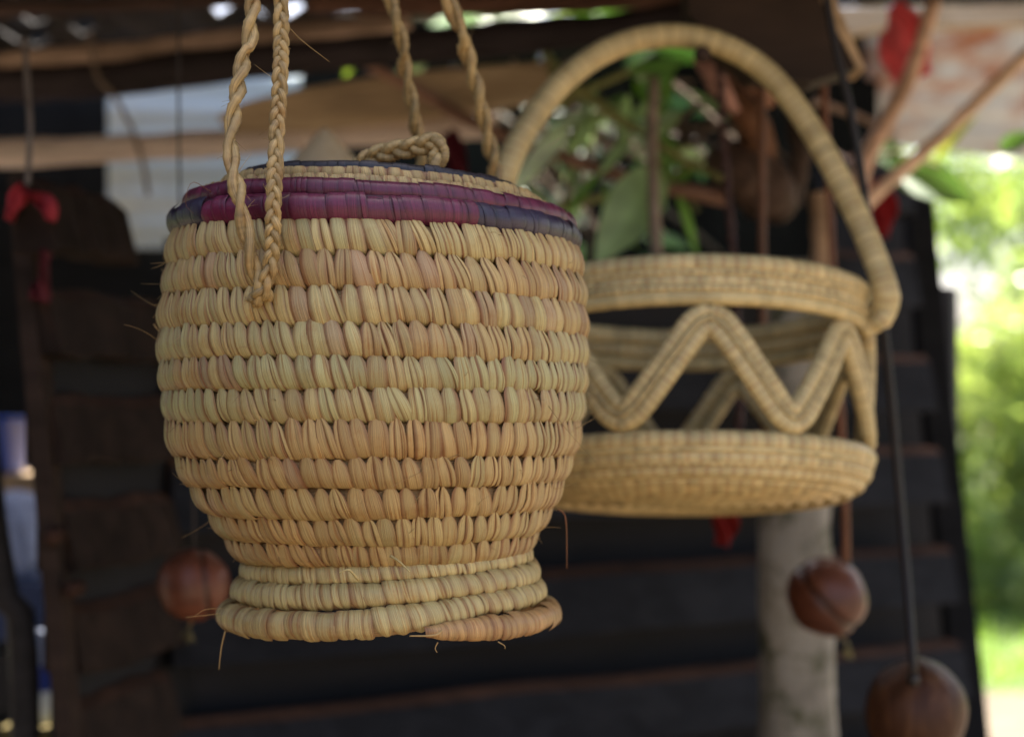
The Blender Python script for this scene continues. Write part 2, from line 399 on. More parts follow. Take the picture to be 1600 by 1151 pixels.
# --- lid
lid_t = R_(2.7); lx = .003
lc = Coil(RING, .1145, .1228, .0060, lx, lid_t, 0)
lid = coil_core(lc, col=(.06, .02, .03)).build('lid', M['core'], basket); lid['label'] = 'low domed lid with purple edge and dark ring'
stitch_row(lc, lid, 84, 'wrap', lambda t: MAG * rng.uniform(.7, 1.15), sheark=.16, th_k=.06, mat='dyed', wk=1.06, two=.2, edge=.7)
for (r, z, rc, kind) in ((.1035, .1275, .0056, 's'), (.0930, .1338, .0054, 's'), (.0835, .1396, .0046, 'd'), (.0735, .1390, .0054, 's'), (.063, .1395, .0054, 's'), (.0525, .140, .0054, 's'), (.042, .1405, .0054, 's'), (.031, .141, .0054, 's'), (.02, .141, .0054, 's'), (.009, .141, .0054, 's')):
    c = Coil(RING, r, z, rc, lx, lid_t, -.5)
    o = coil_core(c, n=80, col=(.30, .16, .08) if kind == 's' else (.02, .014, .016)).build('coil', M['core'], lid)
    if kind == 's': stitch_row(c, o, max(10, int(2 * math.pi * r / .0072)), 'flat', lambda t: (TAN * .5 + PALE * .5) * rng.uniform(.85, 1.1), sheark=.3, th_k=.10, two=.3, wk=1.06)
    else: stitch_row(c, o, 60, 'wrap', lambda t: BLK * rng.uniform(.7, 1.4), sheark=.05, th_k=.08, mat='dyed', wk=1.05)
# --- flared foot: one spiral coil, its end showing at the front
w = np.array([0, .015, .06, .30, .60, .85, .96, 1.06, 1.4, 1.85, 2.06, 2.5, 2.85, 3.06, 3.6])
fz = np.array([-.1195, -.1202, -.1208, -.1215, -.1196, -.1174, -.1148, -.1086, -.1070, -.1035, -.0970, -.0945, -.0908, -.0862, -.0825])
fr = np.array([.1035, .1045, .1058, .1060, .1050, .1044, .1015, .0972, .0968, .0962, .0938, .0920, .0906, .0890, .0870])
fc = np.array([.0030, .0050, .0066, .0068, .0074, .0078, .0072, .0060, .0062, .0068, .0058, .0060, .0062, .0056, .0050])
th = R_(18) + w * 2 * math.pi
cf = Coil(th, fr - fc * 1.1, fz, fc, (609 - 588) * D1 / FPX, R_(-.6), .32)
of = coil_core(cf, n=420, closed=False).build('foot', M['core'], basket); of['label'] = 'flared straw foot ring of the basket'
dd = .0098 / .095
tcur = th[0] + .02; tend = th[-1]
while tcur < tend:
    wc = (tcur - th[0]) / (2 * math.pi)
    r0, z0, rc0 = cf.at(tcur); pitch = dd * (r0 + rc0) * rng.uniform(.9, 1.12)
    outer = wc < .95
    if wc < .22: col = (TAN * .75 + RED * .35) * rng.uniform(.9, 1.2)
    elif wc < .95: col = (PALE * .8 + TAN * .2) * rng.uniform(.92, 1.08)
    else: col = (PALE * .85 + GREEN * .2) * rng.uniform(.9, 1.12)
    fcos = math.cos(tcur); mb = MB()
    stitch(mb, cf, tcur, pitch, 'wrap' if outer else 'flat', col, 1 if rng.random() > .45 else 2, .2 if outer else .42, .06 if outer else .09, nv=12, ns=7, wk=1.06, edge=.6)
    POOL.append((pitch * rc0 * max(fcos, 0), mb, 'straw', of))
    tcur += pitch / (r0 + rc0)
# the 300 stitches that show largest are parts, the rest one mass
order = sorted(range(len(POOL)), key=lambda i: -POOL[i][0])
rest = {'straw': MB(), 'dyed': MB()}
for n_, i in enumerate(order):
    _, mb, mt, par = POOL[i]
    if n_ < 300:
        mb.build('stitch', M[mt], par)
    else:
        q = rest[mt]; base = q.n
        for v_, c_, u_ in zip(mb.v, mb.c, mb.uv): q.v.append(v_); q.c.append(c_); q.uv.append(u_)
        q.f.extend([tuple(a + base for a in f) for f in mb.f]); q.n += mb.n
for mt, q in rest.items():
    o = q.build('stitching' if mt == 'straw' else 'dyed_stitching', M[mt], basket); o['kind'] = 'stuff'
# --- a plain inner floor so the basket is closed
mb = MB(); a = np.linspace(0, 2 * math.pi, 40, endpoint=False)
mb.add(np.c_[.083 * np.sin(a) + .005, -.083 * np.cos(a), np.full(40, ZL - .083)], [tuple(range(40))], (.3, .2, .1)); mb.build('bottom', M['core'], basket, smooth=False)
# --- stray fibres
mb = MB()
for i in range(70):
    k = rng.integers(0, 11); c = body[k][0]
    t = rng.choice([-1, 1]) * rng.uniform(.2, 1.65)
    r0, z0, rc0 = c.at(t)
    p0 = c.pos(np.array([t]), np.array([rc0 * 1.05]), np.array([rng.uniform(-1, 1) * rc0]))[0]
    d = np.array([math.sin(t), -math.cos(t), 0]) * rng.uniform(.2, 1) + rng.normal(0, .5, 3); d /= np.linalg.norm(d)
    ln = rng.uniform(.004, .016) * (2.2 if rng.random() < .12 else 1); b = rng.normal(0, .4, 3)
    tt = np.linspace(0, 1, 7)[:, None]
    p = p0 + d * ln * tt + b * ln * tt ** 2 + np.array([0, 0, ZL])
    tube(mb, p, np.linspace(.00018, .00007, 7), 4, col=TAN * rng.uniform(.4, 1.0))
def fibre(pts, r=.00022, col=TAN):
    p = crom([P(*q) for q in pts], 14) - OFF; tube(mb, p, np.linspace(r, r * .5, 14), 4, col=col)
fibre([(345, 958, .90), (318, 961, .89), (290, 964, .885)]); fibre([(347, 950, .90), (320, 952, .89), (303, 963, .885)])
fibre([(352, 985, .90), (346, 1010, .90), (342, 1045, .90)], .0005, TAN * .7); fibre([(872, 795, .93), (884, 810, .93), (886, 888, .93)], .0003, RED * 1.3)
fibre([(330, 300, .86), (300, 285, .85), (290, 318, .85), (302, 333, .85)], .0002, RED); fibre([(252, 520, .93), (244, 512, .93), (240, 506, .93)], .0006, TAN)
fibre([(610, 868, .85), (625, 878, .845), (640, 893, .843)], .0008, PALE); fibre([(560, 905, .85), (545, 890, .845), (530, 895, .845)], .0009, PALE)
fibre([(690, 985, .845), (678, 992, .842), (640, 993, .842)], .0007, TAN); fibre([(684, 1003, .85), (680, 1012, .85), (683, 1019, .85)], .0004, TAN * .8); fibre([(778, 1002, .855), (788, 1008, .855), (789, 1013, .855)], .0004, TAN * .8)
fibre([(440, 30, .86), (470, 62, .87), (515, 97, .88)], .00025, TAN * .7)
o = mb.build('loose_fibres', M['hair'], basket); o['kind'] = 'stuff'

# --- ropes
def rope(path, n, Rr, parent, style='twist', pitch=.04, col=TAN, name='strand', plies=2):
    p = crom(path, n); T, Nn, Bn = frames(p)
    s = np.r_[0, np.cumsum(np.linalg.norm(np.diff(p, axis=0), axis=1))]
    ph = 2 * math.pi * s / pitch + .6 * np.sin(s / pitch * 1.7) + .3 * np.sin(s / pitch * 4.1)
    hb_ = MB()
    for i in range(int(s[-1] / .009)):
        q = rng.integers(5, n - 5); d = rng.normal(0, 1, 3) + T[q] * rng.choice([-1, 1]) * 1.2; d /= np.linalg.norm(d); ln = rng.uniform(.003, .010); tt = np.linspace(0, 1, 5)[:, None]
        tube(hb_, p[q] + Rr * .9 * (d - T[q] * d.dot(T[q])) + d * ln * tt + rng.normal(0, .4, 3) * ln * tt ** 2, np.linspace(.00016, .00006, 5), 4, np.asarray(col) * rng.uniform(.6, 1.1))
    ho = hb_.build('rope_fibres', M['hair'], parent); ho['kind'] = 'stuff'
    for k in range(plies):
        if style == 'twist':
            a = ph + 2 * math.pi * k / plies
            q = p + Rr * .52 * (np.cos(a)[:, None] * Nn + np.sin(a)[:, None] * Bn)
            rs = Rr * .60
        else:
            a = ph + 2 * math.pi * k / 3
            q = p + Rr * .62 * np.sin(a)[:, None] * Bn + Rr * .42 * np.sin(2 * a)[:, None] * Nn
            rs = Rr * .50
        rad = rs * (1 + .10 * np.sin(s * 190 + k * 2) + .06 * rng.standard_normal(n))
        cc = np.asarray(col) * (1 + .16 * np.sin(s * 120 + k * 2.1) + .1 * rng.standard_normal(n))[:, None]
        mb = MB(); tube(mb, q, rad, 9, col=np.clip(cc, .02, 1), jitter=.05, uvl=rng.uniform(0, 20, 2))
        mb.build(name, M['rope'], parent)
ROPE = TAN * .62 + PALE * .22
hang = P(437, -560, .948) - OFF
L_ = lambda pts: [P(*q) - OFF for q in pts]
fl = empty('rope_handle', (0, 0, 0)); fl.parent = basket
rope([hang + [0, -.02, .0]] + L_([(395, 0, .868), (380, 90, .856), (366, 170, .845), (360, 230, .838), (374, 310, .822), (388, 380, .820), (400, 430, .822), (411, 458, .824), (424, 470, .845)]), 300, .0043, fl, 'twist', .040, ROPE)
rope([hang + [.006, -.02, .0]] + L_([(440, 0, .868), (437, 120, .852), (432, 220, .838), (429, 290, .824), (427, 340, .818), (424, 400, .818), (414, 445, .819), (402, 466, .823), (392, 468, .845)]), 380, .0041, fl, 'plait', .026, ROPE * .96, plies=3)
fb = empty('rope_handle', (0, 0, 0)); fb.parent = basket
rope([hang + [0, .02, 0]] + L_([(610, 0, 1.02), (633, 110, 1.04), (655, 225, 1.06), (662, 330, 1.09), (664, 420, 1.088)]), 240, .0047, fb, 'twist', .042, ROPE * .95)
rope([hang + [.006, .02, 0]] + L_([(700, 0, 1.02), (728, 80, 1.035), (752, 170, 1.05), (775, 280, 1.068), (781, 400, 1.062), (780, 430, 1.05)]), 240, .0052, fb, 'twist', .046, ROPE)
lh = empty('lid_handle', (0, 0, 0)); lh.parent = basket
rope(L_([(560, 262, .93), (578, 247, .925), (600, 239, .92), (630, 233, .915), (660, 227, .912), (681, 222, .91), (688, 234, .908), (684, 250, .906), (676, 268, .908)]), 130, .0056, lh, 'plait', .03, ROPE * 1.05, plies=3)

# ------------------------------------------------------------------ open-work handled basket
D2 = 1.27
hb = empty('handled_basket', (*P(1075, 650, D2)[:2], CAMZ - .085), (R_(-8), R_(1.0), R_(4)))
tag(hb, 'straw basket with tall arched handle and zigzag openwork side', 'basket')
STR2 = np.array([0.60, 0.465, 0.21])
Z2 = .085
allst = MB()
def ring2(R, z, rc, npr, parent, kind='wrap', th_k=.16, two=.2):
    c = Coil(RING, R, z, rc, 0, 0, 0)
    th_ = np.linspace(-math.pi, math.pi, 121); a = np.linspace(0, 2 * math.pi, 12, endpoint=False)
    thf = np.linspace(-math.pi, math.pi, npr * 4 + 1); p0 = rng.uniform(0, math.pi); bump = (1 + th_k * .55 * (np.abs(np.sin(thf * npr / 2 + p0)) ** .5 - .6) + .02 * rng.standard_normal(len(thf)))[:, None]
    TH = np.repeat(thf[:, None], 12, 1)
    v = c.pos(TH, rc * bump * np.cos(a)[None], rc * bump * np.sin(a)[None]).reshape(-1, 3); v[:, 2] += Z2
    tone = np.repeat(rng.uniform(.78, 1.18, npr + 1), 4)[:len(thf)]
    cc = np.repeat(STR2[None] * tone[:, None], 12, 0)
    cc = cc * (1 - .35 * np.repeat((np.abs(np.sin(thf * npr / 2 + p0)) < .3)[:, None], 12, 0).reshape(-1)[:, None] * np.array([.6, 1, 1.1]))
    uv = np.stack([np.repeat((a)[None], len(thf), 0), np.repeat(thf[:, None] * 10, 12, 1)], -1).reshape(-1, 2)
    mb = MB(); mb.add(v, grid_faces(len(thf), 12, True), cc, uv)
    return mb.build('coil', M['wrap'], parent)
band = empty('rim_band', (0, 0, 0)); band.parent = hb
RB = .1465
for z, rc in ((.0955, .0082), (.0820, .0066), (.0700, .0062)): ring2(RB, z, rc, 96, band, th_k=.06)
for z, rc in ((.0762, .0030), (.0882, .0026)): ring2(RB + .0046, z, rc, 140, band, th_k=.55)
bowl = empty('bowl', (0, 0, 0)); bowl.parent = hb
for R, z, rc in ((.1450, -.0375, .0078), (.1430, -.0495, .0064), (.1375, -.0580, .0062), (.1285, -.0635, .0062), (.1170, -.0665, .0062), (.1045, -.0680, .0062), (.0920, -.0688, .0062), (.0795, -.0692, .0062), (.067, -.0694, .0062), (.0545, -.0694, .0062), (.042, -.0694, .0062), (.0295, -.0694, .0062), (.017, -.0694, .0062), (.006, -.0694, .006)):
    ring2(R, z, rc, max(16, int(96 * R / .145)), bowl, th_k=.05)
for R, z in ((.1484, -.0442), (.1446, -.0540), (.1372, -.0622)): ring2(R, z, .0025, 140, bowl, th_k=.55)
def wrapped(pts, r, n, parent, name, col=STR2, wl=.006, up=(0.01, -1, 0.02), amp=.06, ns=12):
    p = crom(pts, n); s = np.r_[0, np.cumsum(np.linalg.norm(np.diff(p, axis=0), axis=1))]
    k = np.floor(s / wl).astype(int); tone = rng.uniform(.82, 1.12, k.max() + 2)[k]
    ph = np.abs(np.sin(math.pi * s / wl))
    rad = np.broadcast_to(np.asarray(r, float), (n,)) * (1 + amp * (ph ** .5 - .6))
    cc = col[None] * tone[:, None] * (1 - .3 * (ph < .3)[:, None] * np.array([.6, 1, 1.1]))
    mb = MB(); tube(mb, p, rad, ns, cc, up=up); return mb.build(name, M['wrap'], parent)
zz = empty('zigzag_band', (0, 0, 0)); zz.parent = hb
NP = 7
def zig(off, out):
    """closed zigzag on the cylinder wall; off shifts it sideways in the wall surface, out lifts it off the wall"""
    n = NP * 16; t = np.arange(n) / 16.0; ph = t % 1.0
    tri = np.abs(ph * 2 - 1); tri = np.clip((tri - .5) * 1.12 + .5, 0.0, 1.0)
    arc = t / NP * 2 * math.pi * RB; z = -.0225 + tri * .080
    z = (np.roll(z, 1) + z * 2 + np.roll(z, -1)) / 4
    da = 2 * math.pi * RB / n; dz = (np.roll(z, -1) - np.roll(z, 1)) / 2; L = np.hypot(da, dz)
    arc = arc - dz / L * off; z = z + da / L * off
    th_ = R_(-4) + arc / RB; rr = RB - .001 + out
    z = z + .0012 * np.sin(np.arange(n) * .7 + 1) * np.sin(np.arange(n) * .23); rr = rr + .0015 * np.sin(np.arange(n) * .31)
    p = np.stack([rr * np.sin(th_), -rr * np.cos(th_), z + Z2], -1); return np.vstack([p, p[:1]])
for off, out, r in ((.0064, 0, .0062), (-.0064, 0, .0062)):
    wrapped(zig(off, out), r, 1500, zz, 'coil', STR2 * .97, wl=.0062, amp=.04)
wrapped(zig(0, .0042), .0025, 1500, zz, 'lacing', STR2 * .8, wl=.004, amp=.4, ns=7)
hm = hb.matrix_basis.inverted() if False else (Matrix.Translation(hb.location) @ hb.rotation_euler.to_matrix().to_4x4()).inverted()
def toL(pts, m=hm): return [np.array(m @ Vector(P(*q))) for q in pts]
wrapped(toL([(1372, 500, 1.245), (1384, 474, 1.235), (1380, 440, 1.235), (1352, 366, 1.25), (1312, 282, 1.265), (1258, 188, 1.285), (1196, 112, 1.30), (1120, 68, 1.305), (1040, 56, 1.30), (960, 74, 1.29), (890, 118, 1.275), (836, 180, 1.26), (800, 244, 1.25), (783, 310, 1.25), (784, 400, 1.262), (790, 474, 1.268)]),
        np.r_[np.linspace(.0112, .0102, 60), np.full(840, .0103)], 900, hb, 'handle', STR2 * .98, wl=.007, amp=.04)
wrapped(toL([(1362, 510, 1.235), (1378, 498, 1.23), (1388, 480, 1.235), (1394, 462, 1.245)]), .007, 60, hb, 'knot', STR2, wl=.005)
wrapped(toL([(796, 452, 1.256), (784, 468, 1.254), (784, 486, 1.262), (796, 494, 1.27)]), .007, 60, hb, 'knot', STR2, wl=.005)
wrapped(toL([(1352, 470, 1.27), (1355, 560, 1.275), (1352, 640, 1.27), (1348, 690, 1.27)]), .0072, 120, hb, 'strut', STR2 * .95)

# ------------------------------------------------------------------ slatted walls
EDGE = np.array([0.085, 0.046, 0.031])  # worn wood, with the colour raised to stand in for light on the top edges
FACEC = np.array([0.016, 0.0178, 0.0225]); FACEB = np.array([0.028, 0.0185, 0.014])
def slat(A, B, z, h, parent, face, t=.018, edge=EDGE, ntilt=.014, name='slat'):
    """board from A to B (xy), top edge at z; the top is chamfered and worn, its colour lightened as if lit from above"""
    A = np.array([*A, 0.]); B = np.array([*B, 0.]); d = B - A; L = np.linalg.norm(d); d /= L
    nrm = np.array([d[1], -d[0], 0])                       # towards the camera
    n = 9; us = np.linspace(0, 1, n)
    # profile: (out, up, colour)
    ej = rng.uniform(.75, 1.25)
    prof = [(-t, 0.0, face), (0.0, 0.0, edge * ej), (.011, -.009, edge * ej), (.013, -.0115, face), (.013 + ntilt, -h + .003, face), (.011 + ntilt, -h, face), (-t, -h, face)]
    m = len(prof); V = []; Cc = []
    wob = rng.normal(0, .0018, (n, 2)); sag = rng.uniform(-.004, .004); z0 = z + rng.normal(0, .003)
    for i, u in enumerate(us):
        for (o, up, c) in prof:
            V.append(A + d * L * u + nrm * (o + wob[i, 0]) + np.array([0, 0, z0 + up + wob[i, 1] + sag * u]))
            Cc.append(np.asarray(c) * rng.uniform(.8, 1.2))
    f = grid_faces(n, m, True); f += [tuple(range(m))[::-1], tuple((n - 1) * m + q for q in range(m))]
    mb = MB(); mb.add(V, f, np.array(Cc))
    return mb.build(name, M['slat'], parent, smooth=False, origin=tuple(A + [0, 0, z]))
def xy(px, D): return ((px - 800) / FPX * D, D)
def wallD(px): return 1 / (.588 - .000126 * (px - 330))
wall = empty('slatted_wall', (*xy(900, wallD(900)), 0)); tag(wall, 'dark slatted wooden wall with worn brown board edges painted as if lit behind the baskets', 'wall')
wl = np.array([*xy(900, wallD(900)), 0])
class Off:                                                   # builds in world coordinates under a moved parent
    pass
def under(o, par):
    o.parent = par; o.matrix_parent_inverse = (Matrix.Translation(par.location) @ par.rotation_euler.to_matrix().to_4x4()).inverted(); return o
for i in range(-1, 13):
    z = 1.262 + (3 - i) * .14
    D = wallD(1400); yp = 650 - (z - CAMZ) * FPX / D
    xr = np.interp(yp, [320, 600, 900, 1151, 2600], [1425, 1462, 1496, 1518, 1640]) - 12
    xl = 262 if i > 0 else 1290
    if z < .1: continue
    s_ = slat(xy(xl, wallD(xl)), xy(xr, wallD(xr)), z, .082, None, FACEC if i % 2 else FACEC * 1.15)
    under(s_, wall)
def prism(mb, pts, thick, col=(1, 1, 1), dirv=(0, 1, 0)):
    p = np.array([P(*q) for q in pts]); q = p + np.asarray(dirv, float) * thick; n = len(p)
    mb.add(np.r_[p, q], [tuple(range(n))[::-1], tuple(range(n, 2 * n))] + [(i, (i + 1) % n, n + (i + 1) % n, n + i) for i in range(n)], col)
    return mb
def world_part(mb, name, mat, par, smooth=False):
    return under(mb.build(name, mat, None, smooth), par)
# end board of the wall, leaning with it, and a second upright inside it
for (x0, x1, dx, dd_, c) in ((1418, 1458, 0, -.02, FACEC * .7),):
    mb = MB(); De = wallD(1500) + dd_
    prism(mb, [(x0, 300, De), (x1, 300, De), (x1 + 28, 600, De), (x1 + 62, 900, De), (x1 + 88, 1151, De), (x1 + 200, 2200, De), (x0 + 175, 2200, De), (x0 + 80, 1151, De), (x0 + 56, 900, De), (x0 + 26, 600, De)], .04, c)
    world_part(mb, 'end_board', M['slat'], wall)
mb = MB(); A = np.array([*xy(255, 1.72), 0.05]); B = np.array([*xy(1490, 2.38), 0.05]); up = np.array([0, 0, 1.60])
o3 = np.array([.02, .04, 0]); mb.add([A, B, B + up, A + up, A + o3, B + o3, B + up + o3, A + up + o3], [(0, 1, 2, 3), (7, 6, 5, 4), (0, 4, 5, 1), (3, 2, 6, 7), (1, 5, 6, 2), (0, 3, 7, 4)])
world_part(mb, 'gap_shade_board', M['dark'], wall)  # board put in as the dark of the interior between the slats
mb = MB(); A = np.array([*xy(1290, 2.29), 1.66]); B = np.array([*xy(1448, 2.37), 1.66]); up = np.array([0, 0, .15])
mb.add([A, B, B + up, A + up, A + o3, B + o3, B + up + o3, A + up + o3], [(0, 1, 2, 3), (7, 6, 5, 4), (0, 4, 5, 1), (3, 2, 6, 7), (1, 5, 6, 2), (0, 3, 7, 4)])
world_part(mb, 'gap_shade_board', M['dark'], wall)  # upper piece of the painted interior darkness
# angled side panel
panel = empty('slatted_side_panel', (*xy(150, 1.55), 0)); tag(panel, 'dark brown slatted side panel with worn edges painted as if lit beside the blue goods', 'panel')
def panD(px): return np.interp(px, [40, 80, 262], [1.405, 1.45, 1.66])
for i in range(17):
    z = 1.67 - .1 * i
    yp = 650 - (z - CAMZ) * FPX / 1.45
    xl = np.interp(yp, [300, 700, 1151, 2500], [32, 66, 104, 200]) + 12; xr = 176 if z > 1.58 else 258
    if z < .08: continue
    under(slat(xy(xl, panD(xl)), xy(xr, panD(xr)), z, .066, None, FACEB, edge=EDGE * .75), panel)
mb = MB(); Dp = 1.42
prism(mb, [(12, 270, Dp), (40, 270, Dp), (48, 400, Dp), (80, 750, Dp), (112, 1151, Dp), (190, 2300, Dp), (160, 2300, Dp), (86, 1151, Dp), (52, 750, Dp), (20, 400, Dp)], .035, FACEB * 1.5)
world_part(mb, 'edge_post', M['slat'], panel)
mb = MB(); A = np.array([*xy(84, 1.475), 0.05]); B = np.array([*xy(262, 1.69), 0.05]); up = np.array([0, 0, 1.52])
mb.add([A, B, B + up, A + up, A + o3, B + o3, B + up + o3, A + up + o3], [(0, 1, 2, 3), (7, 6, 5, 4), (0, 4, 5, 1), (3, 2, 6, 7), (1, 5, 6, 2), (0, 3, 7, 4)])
world_part(mb, 'gap_shade_board', M['dark'], panel)  # same painted interior darkness behind the side panel
for (px, py) in ((78, 838), (108, 922)):
    mb = MB(); c0 = P(px, py, 1.405); tube(mb, np.array([c0, c0 + [0, .006, 0], c0 + [0, .03, 0]]), np.array([.006, .008, .008]), 10, (.06, .03, .02), up=(1, 0, 0)); world_part(mb, 'knob', M['slat'], panel, True)

side = empty('side_shade_boards', (-.92, .4, 0)); tag(side, 'unseen upright boards added to shade the left side of the baskets', 'wall')  # boards added out of view to cut light from the left front
for i in range(12):
    mb = MB(); box(mb, (-.92 + rng.uniform(-.008, .008), 1.36 - i * .17, .99), .02, .166, 1.94, np.array([.05, .035, .025]) * rng.uniform(.7, 1.3)); world_part(mb, 'board', M['slat'], side)
# ------------------------------------------------------------------ poles, planks, roof
def pole(name, pts, r, mat, label, cat, n=40, col=(1, 1, 1), jit=.04, ns=12, group=None, world=False):
    p = crom(pts if world else [P(*q) for q in pts], n); s = np.linspace(0, 1, n)
    rr = np.interp(s, np.linspace(0, 1, len(np.atleast_1d(r))), np.atleast_1d(r)) if np.ndim(r) else np.full(n, r)
    rr = rr * (1 + .05 * np.sin(s * 17 + rng.uniform(0, 6)) + .03 * np.sin(s * 41))
    mb = MB(); tube(mb, p - p[0], rr, ns, col, up=(.1, -.7, .6), jitter=jit)
    o = mb.build(name, mat, None, True); o.location = Vector(p[0]); tag(o, label, cat, group); return o
lean = P(1241, 1151, 1.75)
base_ = lean + np.array([.012, 0, -lean[2]])
pole('support_post', [base_, P(1247, 1151, 1.75), P(1243, 900, 1.75), P(1240, 640, 1.75), P(1240, 440, 1.75), P(1240, 408, 1.75)], [.046, .0445, .043, .042, .036], M['grey_pole'], 'weathered grey round post standing behind the handled basket', 'post', n=60, world=True)
ROOFZ = 1.955
def roofpole(name, pts, r, col, label, mat='stick', group=None): return pole(name, pts, r, M[mat], label, 'pole', col=col, group=group)
roofpole('roof_pole', [(-120, 118, 2.02), (150, 94, 2.03), (420, 62, 2.05), (640, 36, 2.07)], [.022, .021, .019], (.60, .47, .37), 'thick brown roof pole above the pale horizontal pole')
roofpole('roof_pole', [(-120, 18, 2.06), (200, 8, 2.06), (560, -12, 2.06), (1000, -30, 2.06)], .010, (.09, .06, .05), 'thin dark brown roof pole under the pierced roof edge')
roofpole('roof_pole', [(480, 2, 1.84), (760, 6, 1.86), (1120, -8, 1.86)], .014, (.14, .075, .05), 'reddish brown roof pole above the green leaves')
roofpole('roof_beam', [(-140, 140, 2.0), (150, 126, 2.0), (300, 108, 2.0), (470, 90, 1.98), (780, 62, 1.88), (1000, 40, 1.80), (1120, 22, 1.76)], [.024, .022, .02], (.035, .028, .032), 'blackened round beam running above the golden plank')
pole('horizontal_pole', [(-140, 243, 2.0), (60, 238, 2.0), (300, 226, 2.0), (560, 212, 2.0), (780, 196, 2.0)], [.019, .0185, .016, .015], M['pale_pole'], 'pale peeled horizontal pole tied across the hut', 'pole', jit=.03)
# poles above the picture that carry the cords
for yy, lab in ((.948, 'dark roof pole from which the lidded basket hangs'), (1.33, 'dark roof pole holding the handled basket and the large shell'), (1.56, 'dark roof pole carrying the cord of the small round shell')):
    pole('roof_pole', [np.array([-1.6, yy, ROOFZ - .03]), np.array([-.4, yy, ROOFZ - .032]), np.array([.5, yy, ROOFZ - .028]), np.array([1.7, yy, ROOFZ - .03])], .022, M['stick'], lab, 'pole', col=(.12, .08, .05), world=True)
# golden plank
mb = MB()
prism(mb, [(338, 182, 1.98), (380, 160, 1.98), (470, 138, 1.98), (600, 118, 1.97), (700, 108, 1.96), (860, 96, 1.95), (865, 150, 1.95), (760, 168, 1.955), (620, 190, 1.97), (480, 205, 1.98), (360, 208, 1.98)], .03)
tag(mb.build('plank', M['plank'], None, False), 'golden brown split plank lying above the pale pole', 'plank')
# roof sheet with small holes and a cut-away back edge
mb = MB(); xs = np.arange(-2.6, 2.61, .025); ys = np.arange(.86, 2.61, .025)
idx = {}
V = [(x, y, ROOFZ + .045 + .012 * math.sin(x * 60) + .05 * (y - 1.5)) for y in ys for x in xs]
F = []
holes = set()
def hole(px, py):
    for it in range(1):
        d = P(px, py, 1) - CAM; t = (ROOFZ + .08 - CAMZ) / d[2]; q = CAM + d * t
        for dj in (-1, 0, 1): holes.add((int((q[1] - ys[0]) / .025) + dj, int((q[0] - xs[0]) / .025)))
HP = [(20, 46), (57, 38), (85, 41), (128, 35), (62, 60), (30, 56), (350, 8), (362, 2), (402, 10), (410, 6), (448, 8), (500, 3), (540, 2), (560, 6), (598, 1), (480, 57)]
for q in HP: hole(*q)
for j in range(len(ys) - 1):
    for i in range(len(xs) - 1):
        x, y = xs[i], ys[j]
        pxx = 800 + x / y * FPX
        if (j, i) in holes and rng.random() < 2: continue
        if (pxx > 540 and y > 2.08) or (pxx > 1060 and y > 2.2): continue
        F.append((j * len(xs) + i, j * len(xs) + i + 1, (j + 1) * len(xs) + i + 1, (j + 1) * len(xs) + i))
mb.add(V, F)
M['roof'] = wood_mat('sooty_roof_sheet', [(0.3, (0.012, 0.010, 0.008)), (0.7, (0.05, 0.038, 0.03))], (6, 6, 6), useattr=False)
o = mb.build('roof_sheet', M['roof'], None, True); tag(o, 'dark sooty corrugated roof sheet with pinholes of daylight', 'roof')
sm = o.modifiers.new('thick', 'SOLIDIFY'); sm.thickness = .006

# dark hanging board with its pale cut edge, and the peg that holds the handle
db = empty('roof_board', P(1210, 60, 1.42)); tag(db, 'thick dark brown board under the roof with pale cut edge', 'board')
mb = MB(); prism(mb, [(1062, -260, 1.40), (1262, -260, 1.40), (1282, 0, 1.40), (1338, 106, 1.40), (1270, 128, 1.40), (1180, 118, 1.40), (1120, 74, 1.40), (1076, 20, 1.40)], .05, (.042, .027, .018)); world_part(mb, 'board', M['stick'], db)
mb = MB(); prism(mb, [(1263, -260, 1.398), (1284, -260, 1.398), (1306, 0, 1.398), (1353, 108, 1.398), (1339, 106, 1.398), (1283, 0, 1.398)], .05, (.55, .42, .26)); world_part(mb, 'cut_edge', M['stick'], db)
mb = MB(); p = np.array([P(1098, 86, 1.27), P(1098, 84, 1.34), P(1100, 82, 1.43)]); tube(mb, p, .007, 10, (.05, .03, .02), up=(0, 0, 1)); world_part(mb, 'peg', M['stick'], db, True)

# tin sheets
M['tin'] = wood_mat('pale_painted_tin', [(0.3, (0.36, 0.45, 0.48)), (0.7, (0.55, 0.64, 0.68))], (2, 2, 8), rough=0.5, useattr=False, bump=.1, spots=((.20, .25, .22), 3, .62))
M['rust'] = wood_mat('rusty_tin', [(0.3, (0.36, 0.41, 0.46)), (0.7, (0.60, 0.66, 0.72))], (3, 3, 3), rough=0.5, useattr=False, bump=.1, spots=((.36, .15, .08), 2.6, .495))
def tin(name, c00, c10, c11, c01, nw, amp, mat, label):
    a, b, c, d = (P(*q) for q in (c00, c10, c11, c01)); nu, nv = nw * 8 + 1, 6
    nrm = np.cross(b - a, d - a); nrm /= np.linalg.norm(nrm)
    V = []
    for j in range(nv):
        for i in range(nu):
            u, v = i / (nu - 1), j / (nv - 1)
            V.append(a * (1 - u) * (1 - v) + b * u * (1 - v) + c * u * v + d * (1 - u) * v + nrm * amp * math.sin(u * nw * 2 * math.pi))
    mb = MB(); mb.add(V, grid_faces(nv, nu)); o = mb.build(name, mat, None, True); tag(o, label, 'tin sheet')
    s = o.modifiers.new('thick', 'SOLIDIFY'); s.thickness = .002; return o
tin('tin_sheet', (168, 118, 2.7), (168, 388, 2.7), (470, 388, 2.75), (470, 118, 2.75), 6, .0025, M['tin'], 'pale blue grey corrugated tin sheet behind the horizontal pole')
